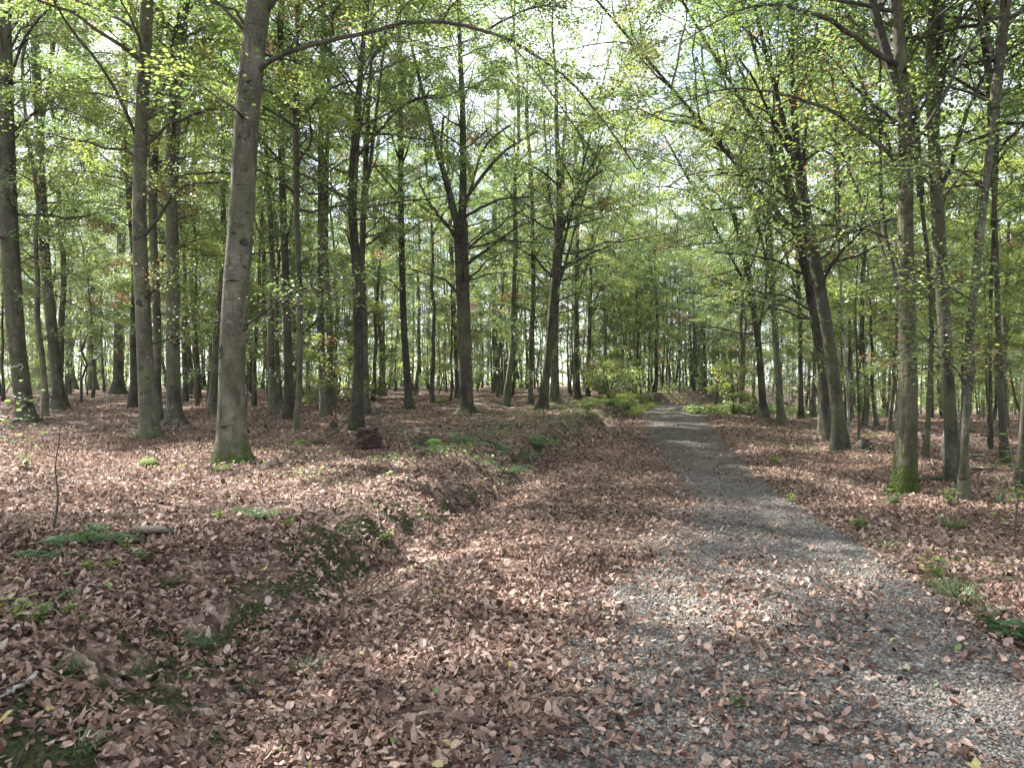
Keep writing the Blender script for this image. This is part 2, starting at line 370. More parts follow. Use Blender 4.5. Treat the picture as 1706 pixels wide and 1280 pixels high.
edge_ = (PU < .01) | (PU > .99); PZ = np.where(edge_, PZ - .045, PZ)
path = tag(link('path', grid_mesh('path', PX, PY, PZ, litter_density(PX, PY), M_path)), 'grey gravel forest path partly buried under brown leaves', 'path', kind='structure')

# leaf litter
def scatter(n, y0, y1, power, width=.74, extra=1.0):
    q = RNG.random(n); y = (y0 ** power + q * (y1 ** power - y0 ** power)) ** (1 / power)
    x = (RNG.random(n) * 2 - 1) * (width * y + extra); return x, y
def litter_leaves(g, n, y0, y1, power, size, six, lift):
    x, y = scatter(n, y0, y1, power)
    keep = RNG.random(n) < litter_density(x, y) * (1 - .78 * sst((moss_mask(x, y) + (fbm(x, y, 3.1, 8) - .5) * 1.6 - .5) / .2)) * sst((fbm(x, y, 2.3, 91) - .22) / .12 + .25)
    x, y = x[keep], y[keep]; n = len(x)
    z = ground(x, y) + RNG.random(n) ** 2 * lift + .004
    onp = (x > eL(y)) & (x < eR(y)); z = z + onp * .010
    a = RNG.random(n) * 2 * math.pi; tl = RNG.normal(0, .36, n)
    ax = np.stack([np.cos(a), np.sin(a), tl], 1)
    nr = np.stack([RNG.normal(0, .45, n), RNG.normal(0, .45, n), np.ones(n)], 1)
    s = size * np.clip(RNG.lognormal(-.06, .34, n), .4, 1.7)
    t = np.clip(RNG.normal(.46, .24, n) + (fbm(x, y, .8, 5) - .5) * .4, 0.02, .90)
    sp = RNG.random(n); t = np.where(sp > .993, .93 + RNG.random(n) * .05, t); t = np.where(sp < .002, 1.0, t)
    g.leaves(np.stack([x, y, z], 1), ax, nr, s, s * (.36 + RNG.random(n) * .5), t, 0, fold=RNG.normal(.25, .5, n), curl=RNG.normal(.05, .42, n), six=six)
g = Geo()
litter_leaves(g, 130000, 2.3, 7.0, 2, .036, True, .025)
litter_leaves(g, 155000, 7.0, 18, 1.6, .045, False, .03)
litter_leaves(g, 110000, 18, 55, 1.2, .075, False, .025)
n = 26000; y = 2.5 + 22 * RNG.random(n) ** 1.5; x = eL(y) + (eR(y) - eL(y)) * (.15 + .83 * RNG.random(n)); m = RNG.random(n) < .25 + .75 * fbm(x, y, 2.2, 44); x, y = x[m], y[m]; n = len(x); a = RNG.random(n) * 6.28
g.leaves(np.stack([x, y, ground(x, y) + .018 + RNG.random(n) * .008], 1), np.stack([np.cos(a), np.sin(a), RNG.normal(0, .25, n)], 1), np.stack([RNG.normal(0, .3, n), RNG.normal(0, .3, n), np.ones(n)], 1), .012 + .022 * RNG.random(n), .007 + .012 * RNG.random(n), np.clip(RNG.normal(.42, .22, n), 0, .9), 0, .2)
tag(link('leaf_litter', g.mesh('leaf_litter', [M_lit], False)), 'dense carpet of curled brown beech leaves covering the ground', 'leaf litter', kind='stuff')

# gravel
ICO = np.array([[0, 0, 1], [1, 0, 0], [0, 1, 0], [-1, 0, 0], [0, -1, 0], [0, 0, -1]], float)
def gravel(g, n, y0, y1, size):
    y = y0 + (y1 - y0) * RNG.random(n) ** 1.3; L, R = eL(y), eR(y); x = L + (R - L) * (.25 + .75 * RNG.random(n))
    keep = RNG.random(n) < (1.1 - litter_density(x, y)) * sst((fbm(x, y, 1.9, 14) - .2) / .3); x, y = x[keep], y[keep]; n = len(x)
    s = size * np.clip(RNG.lognormal(0, .38, n), .4, 2.6); a = RNG.random(n) * 6.28
    # box-like chips: 8 jittered corners
    cb = np.array([[-1, -1, -1], [1, -1, -1], [1, 1, -1], [-1, 1, -1], [-1, -1, 1], [1, -1, 1], [1, 1, 1], [-1, 1, 1]], float)
    cb[4:, :2] *= .62
    v = cb[None] * (1 + RNG.normal(0, .22, (n, 8, 3))) * np.stack([s, s * .75, s * .42], 1)[:, None, :]
    ca, sa = np.cos(a)[:, None], np.sin(a)[:, None]
    vx = v[..., 0] * ca - v[..., 1] * sa; vy = v[..., 0] * sa + v[..., 1] * ca
    v = np.stack([vx + x[:, None], vy + y[:, None], v[..., 2] + (ground(x, y) + .014)[:, None] + RNG.random(n)[:, None] * .004], -1)
    q = np.array([[4, 5, 6, 7], [0, 1, 5, 4], [1, 2, 6, 5], [2, 3, 7, 6], [3, 0, 4, 7]])
    f = (np.arange(n) * 8)[:, None, None] + q[None]
    g.add(v.reshape(-1, 3), f, 0, np.repeat(np.clip(RNG.normal(.45, .2, n), 0, 1), 8))
g = Geo(); gravel(g, 42000, 2.6, 13, .0085)
tag(link('gravel', g.mesh('gravel', [M_stone], False)), 'loose grey gravel lying on the wheel tracks', 'gravel', kind='stuff')

# the largest near stones and leaves, one by one
sm = []
for k in range(5):
    b = Geo(); v = np.array([[math.cos(a) * r, math.sin(a) * r * .75, z] for z, r in ((-.5, .8), (.1, 1), (.45, .55)) for a in np.arange(6) * math.pi / 3]) * (1 + RNG.normal(0, .12, (18, 3)))
    i = np.arange(6); j = (i + 1) % 6
    f = np.concatenate([np.stack([i + 6 * r, j + 6 * r, j + 6 * r + 6, i + 6 * r + 6], 1) for r in (0, 1)] + [np.array([[12, 13, 14, 15], [12, 15, 16, 17]])])
    b.add(v * .018, f, 0, .35 + .1 * k); sm.append(b.mesh('stone', [M_stone], False))
for k in range(170):
    y = 2.7 + 5 * random.random() ** 1.5; x = float(eL(y) + (eR(y) - eL(y)) * (.45 + .5 * random.random()))
    if abs(x) > .72 * y: continue
    o = link('stone', random.choice(sm), path, (x, y, gz(x, y) + .018)); s = random.uniform(.6, 1.3); o.scale = (s, s, s * .7); o.rotation_euler = (0, 0, random.random() * 6)
lm = []
for k, t in enumerate((.35, .45, .5, .55, .6, .68, .75, .86, .925, .955)):
    b = Geo(); n = 7; tt = np.linspace(0, 1, n); w = .026 * np.sin(np.pi * np.clip(tt * .93 + .04, 0, 1)) ** .75; cu = (tt - .5) ** 2 * random.uniform(-.06, .09)
    fo = random.uniform(.1, .7)
    v = np.stack([np.stack([tt * .075 - .037, w, cu + w * fo], 1), np.stack([tt * .075 - .037, w * 0, cu], 1), np.stack([tt * .075 - .037, -w, cu + w * fo * random.uniform(.3, 1)], 1)], 1)
    v += RNG.normal(0, .0012, v.shape)
    i = np.arange(n - 1)[:, None] * 3 + np.arange(2)[None]; f = np.stack([i, i + 1, i + 4, i + 3], -1).reshape(-1, 4)
    b.add(v.reshape(-1, 3), f, 0, t); lm.append(b.mesh('leaf', [M_lit], True))
cnt = 0
while cnt < 290:
    y = 2.5 + 4.5 * random.random() ** 1.3; x = (random.random() * 2 - 1) * .7 * y
    if random.random() > float(litter_density(x, y)) + .12: continue
    r = random.random(); me = lm[9] if r < .012 else lm[8] if r < .04 else lm[7] if r < .08 else random.choice(lm[:7])
    o = link('leaf', me, floor, (x, y, gz(x, y) + random.uniform(.025, .045))); s = random.uniform(.45, .8); o.scale = (s, s, s)
    o.rotation_euler = (random.gauss(0, .35), random.gauss(0, .35), random.random() * 6.28); cnt += 1

# ------------------------------------------------------------------ trees
def cat_rom(pts, n):
    p = np.asarray(pts, float); d = np.r_[0, np.cumsum(np.linalg.norm(np.diff(p[:, :3], axis=0), axis=1))]
    t = np.linspace(0, d[-1], n); out = np.stack([np.interp(t, d, p[:, k]) for k in range(p.shape[1])], 1)
    for _ in range(2): out[1:-1] = (out[:-2] + 2 * out[1:-1] + out[2:]) / 4
    return out
def grow_limbs(stem, h0, nl, lmax, rng, lowness=0.0, bias=None):
    """limbs along a stem (n,4: xyz r) -> P (M,8,3), R (M,8)"""
    hs = stem[:, 2]; top = hs[-1]
    f = np.sort(rng.random(nl)) if nl > 1 else np.array([.5])
    h = h0 + (top - h0) * f * .99
    az = np.arange(nl) * 2.4 + rng.random(nl) * 1.2 + rng.random() * 6
    if bias is not None:
        m = rng.random(nl) < .45; az = np.where(m, bias + rng.normal(0, .7, nl), az)
    x0 = np.stack([np.interp(h, hs, stem[:, k]) for k in range(3)], 1); r0 = np.interp(h, hs, stem[:, 3])
    L = lmax * (.35 + .85 * np.sin(np.pi * (.12 + .83 * f))) * (.5 + .75 * rng.random(nl))
    e0 = np.radians(30 + 38 * f + rng.normal(0, 16, nl))
    n = 8; P = np.zeros((nl, n, 3)); P[:, 0] = x0; d = az.copy(); e = e0.copy()
    for i in range(1, n):
        e = e0 * (1 - .75 * i / n) + rng.normal(0, .16, nl); d = d + rng.normal(0, .13, nl)
        P[:, i] = P[:, i - 1] + (L / (n - 1))[:, None] * np.stack([np.cos(d) * np.cos(e), np.sin(d) * np.cos(e), np.sin(e)], 1)
    rr = np.minimum(r0 * .42, .012 + L * .011)
    R = rr[:, None] * np.linspace(1, .18, n)[None] ** 1.1
    return P, np.maximum(R, .004)
def grow_twigs(P, per, rng, base=.35):
    M, n, _ = P.shape; K = per
    t = np.linspace(.22, .99, K)[None] + rng.random((M, K)) * .05; t = np.clip(t, 0, 1) * (n - 1)
    i = np.minimum(t.astype(int), n - 2); fr = (t - i)[..., None]; idx = np.arange(M)[:, None]
    p0 = P[idx, i] * (1 - fr) + P[idx, i + 1] * fr; d = P[idx, i + 1] - P[idx, i]
    Ll = np.linalg.norm(P[:, -1] - P[:, 0], axis=1)[:, None]
    az = np.arctan2(d[..., 1], d[..., 0]) + np.where(np.arange(K) % 2, 1, -1)[None] * (.85 + rng.normal(0, .25, (M, K))) * np.where(np.arange(K) == K - 1, .1, 1)
    ln = (Ll * .42 * (1 - .65 * t / (n - 1)) + base) * (.6 + .7 * rng.random((M, K)))
    q = 4; Q = np.zeros((M, K, q, 3)); Q[:, :, 0] = p0; el = rng.normal(.15, .38, (M, K))
    for j in range(1, q):
        a = az + rng.normal(0, .12, (M, K)); el = el + rng.normal(-.07, .1, (M, K))
        Q[:, :, j] = Q[:, :, j - 1] + (ln / (q - 1))[..., None] * np.stack([np.cos(a) * np.cos(el), np.sin(a) * np.cos(el), np.sin(el)], -1)
    return Q.reshape(M * K, q, 3), ln.reshape(-1)
def leaf_out(g, Q, ln, nleaf, size, rng, mat=1, spread=.22, tint0=.5, brown=.03, six=False):
    w = ln * rng.random(len(ln)) ** 1.6; w /= w.sum(); k = rng.choice(len(Q), nleaf, p=w); t = (rng.random(nleaf) ** .8) * 2.999; i = t.astype(int); fr = (t - i)[:, None]
    p = Q[k, i] * (1 - fr) + Q[k, i + 1] * fr; d = Q[k, i + 1] - Q[k, i]; d[:, 2] *= .3; d /= np.linalg.norm(d, axis=1, keepdims=True) + 1e-9
    sd = np.stack([-d[:, 1], d[:, 0], np.zeros(nleaf)], 1); off = rng.normal(0, spread, nleaf) * (1 - .45 * t / 3)
    p = p + sd * off[:, None] + d * np.abs(off)[:, None] * .6; p[:, 2] += rng.normal(0, .10, nleaf) - np.abs(off) * .12
    ax = d + sd * (np.sign(off) * (.6 + .5 * rng.random(nleaf)))[:, None]; ax[:, 2] += rng.normal(-.2, .3, nleaf)
    nr = np.stack([rng.normal(0, .6, nleaf), rng.normal(0, .6, nleaf), np.ones(nleaf)], 1)
    tt = rng.normal(tint0, .13, len(Q)); isb = rng.random(len(Q)) < brown
    t_ = np.clip(tt[k] + rng.normal(0, .06, nleaf), .02, .82); t_ = np.where(isb[k], .90 + .1 * rng.random(nleaf), t_)
    s = size * (.7 + .6 * rng.random(nleaf))
    g.leaves(p, ax, nr, s, s * .62, t_, mat, fold=.2, six=six)
def root_flare(stem, z0, flare):
    h = stem[:, 2] - z0; k = 1 + flare * np.exp(-np.clip(h, 0, 9) / .16) + .12 * np.exp(-np.clip(h, 0, 9) / .7); stem[:, 3] *= k
def trunk_geo(stem, z0, sides, rough, moss, mat=0, flare=.55, lobes=0.0):
    g = Geo(); s = stem.copy(); root_flare(s, z0, flare)
    tint = np.clip(moss * (1.15 - (s[:, 2] - z0) / (.35 + moss * .9)), -.6, 1)[None]
    g.tubes(s[None, :, :3], s[None, :, 3], sides, mat, tint, rough)
    if lobes:
        v = g.v[0].astype(float); h = np.clip(v[:, 2] - z0, 0, 9); c = s[0, :2]; a = np.arctan2(v[:, 1] - c[1], v[:, 0] - c[0]); k = 1 + lobes * np.exp(-h / .14) * np.cos(a * 5 + c[0] * 3)
        w = np.exp(-h / .3); v[:, :2] = v[:, :2] * (1 - w[:, None]) + (c + (v[:, :2] - c) * k[:, None]) * w[:, None]; g.v[0] = v.astype(np.float32)
    return g

ORIGIN = np.zeros(3)
def measured_tree(spec):
    """spec: px = [(x, y, width)...] up the trunk in photo pixels, forks/branches likewise; everything is turned into metres at the
    depth where the foot meets the ground."""
    rng = np.random.default_rng(int(spec['px'][0][0] * 7 + 3))
    bx, by, bw = spec['px'][0]
    X, Y = at(bx, by) if 'Y' not in spec else ((bx - 853) / F * spec['Y'], spec['Y'])
    z0 = gz(X, Y); H = spec.get('H', 17 + 4 * rng.random())
    def conv(pl, Y0, dy=0.0):
        n = len(pl); out = []
        for i, (a, b, w) in enumerate(pl):
            Yc = Y0 + dy * i / max(1, n - 1); p = pix(a, b, Yc); out.append([*p, w / F * Yc / 2 * .88])
        return out
    tr = conv(spec['px'], Y)
    tr[0][2] = z0 - .12; tr[0][0] = X
    if tr[1][2] - z0 > .9:
        tr.insert(1, [X * .8 + tr[1][0] * .2, Y, z0 + .3, (tr[0][3] * .35 + tr[1][3] * .65)]); tr[0][3] = tr[1][3] * 1.05
    last = tr[-1]
    lean = np.array([last[0] - tr[-2][0], last[2] - tr[-2][2]]); lean = lean[0] / max(.3, lean[1])
    cut = spec.get('cut')
    if not cut and last[2] < z0 + H - 1:
        m = 5; Lr = z0 + H - last[2]
        for i in range(1, m + 1):
            q = i / m; tr.append([last[0] + lean * Lr * q * (1 - .4 * q) + rng.normal(0, .12), Y + rng.normal(0, .15), last[2] + Lr * q, max(.02, last[3] * (1 - .85 * q))])
    nseg = 44 if bw > 24 else 26
    stem = cat_rom(tr, nseg)
    if bw > 24:   # denser rings at the foot
        hh = stem[:, 2]; z = hh[0] + (hh[-1] - hh[0]) * np.linspace(0, 1, nseg + 14) ** 1.7; stem = np.stack([np.interp(z, hh, stem[:, k]) for k in range(4)], 1)
    o = empty(spec.get('name', 'beech_tree'), (X, Y, z0), 0, spec['label'], 'tree', spec.get('group', 'trees near the path'))
    O = np.array([X, Y, z0])
    def loc(g_):
        for v_ in g_.v: v_ -= O.astype(np.float32)
        return g_
    bark = spec.get('bark', M_bark)
    tg = trunk_geo(stem, z0, 18 if bw > 24 else 10, spec.get('rough', .035), spec.get('moss', .25), flare=spec.get('flare', .6), lobes=.28 if bw > 24 else .1)
    link('trunk', loc(tg).mesh('trunk', [bark]), o)
    if spec.get('moss', 0) >= .4 and Y < 40:
        mz = 4200; ms = spec['moss']; tv = rng.random(mz) ** 1.6 * (.25 + ms * .9); ph = rng.random(mz) * 6.28; kp = rng.random(mz) < sst((fbm(ph * 1.2 + tv * 2, tv * 5 + ph, 1.5, 3) - .35 - tv * .25) / .15); tv, ph = tv[kp], ph[kp]; mz = len(tv)
        cx_ = np.interp(z0 + tv, stem[:, 2], stem[:, 0]); cr_r = np.interp(z0 + tv, stem[:, 2], stem[:, 3]) * (1 + spec.get('flare', .6) * np.exp(-tv / .16) + .12 * np.exp(-tv / .7)) * (1 + .28 * np.exp(-tv / .14) * np.exp(-tv / .3) * np.cos(ph * 5 + X * 3))
        nv = np.stack([np.cos(ph), np.sin(ph), np.full(mz, .3)], 1); mg = Geo(); pt = np.stack([cx_ + np.cos(ph) * cr_r * .97, Y + np.sin(ph) * cr_r * .97, z0 + tv - .02], 1)
        mg.leaves(pt, nv + rng.normal(0, .6, (mz, 3)), rng.normal(0, 1, (mz, 3)), .018 + .02 * rng.random(mz), .012, np.clip(rng.normal(.45, .2, mz), 0, .78), 0, .3); mo_ = link('moss', loc(mg).mesh('moss', [M_mossleaf], False), o); mo_['kind'] = 'stuff'
    stems = [stem]
    for fk in spec.get('forks', []):
        dy = fk.get('dy', rng.normal(0, .8)); pl = conv(fk['px'], Y, dy); st = cat_rom(pl, 22 if len(pl) > 6 else 14); st[:, 3] *= .74 if len(pl) > 11 else .82; st[2:, :3] += np.cumsum(rng.normal(0, .5, (len(st) - 2, 3)), axis=0) * st[2:, 3:4] * .9
        if fk.get('grow'):
            la = st[-1]; dv = (st[-1] - st[-4])[:3]; dv = dv / np.linalg.norm(dv)
            ext = [[*(la[:3] + dv * fk['grow'] * q + np.array([0, 0, fk['grow'] * .25 * q * q])), la[3] * (1 - .8 * q)] for q in (.25, .5, .75, 1)]
            st = cat_rom(np.vstack([st, ext]), 22)
        b = Geo(); b.tubes(st[None, :, :3], st[None, :, 3], 8, 0, -.3, .05)
        link('branch', loc(b).mesh('branch', [M_branch if fk.get('dark', True) else bark]), o)
        stems.append(st)
    g_ = Geo(); Q, ln, FQ, FL = [], [], [], []
    h0 = spec.get('h0', 4.5); nl = spec.get('limbs', 20); per = 7
    P, R = grow_limbs(stem, z0 + h0, nl, spec.get('lmax', 3.6), rng, bias=spec.get('bias')); g_.tubes(P, R, 5, 0, -.3, .05)
    q, l = grow_twigs(P, per, rng); Q.append(q); ln.append(l)
    if spec.get('low', 2):
        k = spec.get('low', 2); P, R = grow_limbs(stem[: max(6, len(stem) * 2 // 3)], z0 + spec.get('low0', 2.2), k, 2.6, rng); g_.tubes(P, R * .6, 5, 0, -.3, .05); q, l = grow_twigs(P, 7, rng, .25); Q.append(q); ln.append(l * .6)
    for st in stems[1:]:
        dv = st[-1, :3] - st[0, :3]
        if dv[2] > abs(dv[0]) * 1.2 and dv[2] > 2.0:
            P, R = grow_limbs(st[3:], st[len(st) // 3, 2], 7, 2.2, rng); g_.tubes(P, R, 5, 0, -.3, .05); q, l = grow_twigs(P, 6, rng)
        else:
            pp = st[np.linspace(2, len(st) - 1, 8).astype(int), :3][None]; q, l = grow_twigs(pp, 20, rng, .5); FQ.append(q); FL.append(l)
        Q.append(q); ln.append(l)
    Q = np.concatenate(Q); ln = np.concatenate(ln)
    g_.tubes(Q, np.linspace(.008, .003, 4)[None] * np.ones((len(Q), 1)), 3, 0, -.3)
    sz = .056 + max(0, Y - 14) * .0012
    leaf_out(g_, Q, ln, spec.get('leaves', 9000), sz, rng, tint0=spec.get('tint', .48), brown=spec.get('brown', .03))
    if FQ: leaf_out(g_, np.concatenate(FQ), np.concatenate(FL), 520 * len(FQ), sz * .95, rng, tint0=.5, spread=.16, brown=.06)
    cr_ = link('crown', loc(g_).mesh('crown', [M_branch, M_leaf], False), o); cr_['kind'] = 'stuff'
    if spec.get('top', True):
        tc_ = link('crown', CROWNS[len(placed) % len(CROWNS)], o); tc_['kind'] = 'stuff'
        lo_, hi_ = [np.array([np.interp(z0 + h_, stem[:, 2], stem[:, k]) for k in (0, 1)] + [z0 + h_]) for h_ in (5.5, 13)]
        d_ = hi_ - lo_; d_[0] += spec.get('off', 0) * 1.1; d_ /= np.linalg.norm(d_); qt = Vector(d_).to_track_quat('Z', 'Y') @ Matrix.Rotation(rng.random() * 6.28, 3, 'Z').to_quaternion()
        tc_.rotation_mode = 'QUATERNION'; tc_.rotation_quaternion = qt; tc_.location = Vector(lo_ - O) - qt @ Vector((0, 0, 5.5))
    return o, X, Y

def shared_crown(seed, h0, H, nl, lmax, nleaf, tint0):
    rng = np.random.default_rng(seed); z = np.linspace(h0, H, 10); stem = np.stack([z * 0, z * 0, z, .12 * (1 - .8 * (z - h0) / (H - h0))], 1); g = Geo()
    st_ = stem.copy(); st_[:, 3] *= .6; g.tubes(st_[None, :, :3], st_[None, :, 3], 6, 0, -.3); P, R = grow_limbs(stem, h0, nl, lmax, rng); g.tubes(P, R, 4, 0, -.3); Q, ln = grow_twigs(P, 7, rng)
    g.tubes(Q, np.linspace(.010, .004, 4)[None] * np.ones((len(Q), 1)), 3, 0, -.3); leaf_out(g, Q, ln, nleaf, .080, rng, tint0=tint0, spread=.24)
    return g.mesh('crown', [M_branch, M_leaf], False)
CROWNS = [shared_crown(300 + k, 5.5, 18 + k % 3, 26, 3.6, 23000, t) for k, t in enumerate((.48, .54, .45, .57))]
placed = []
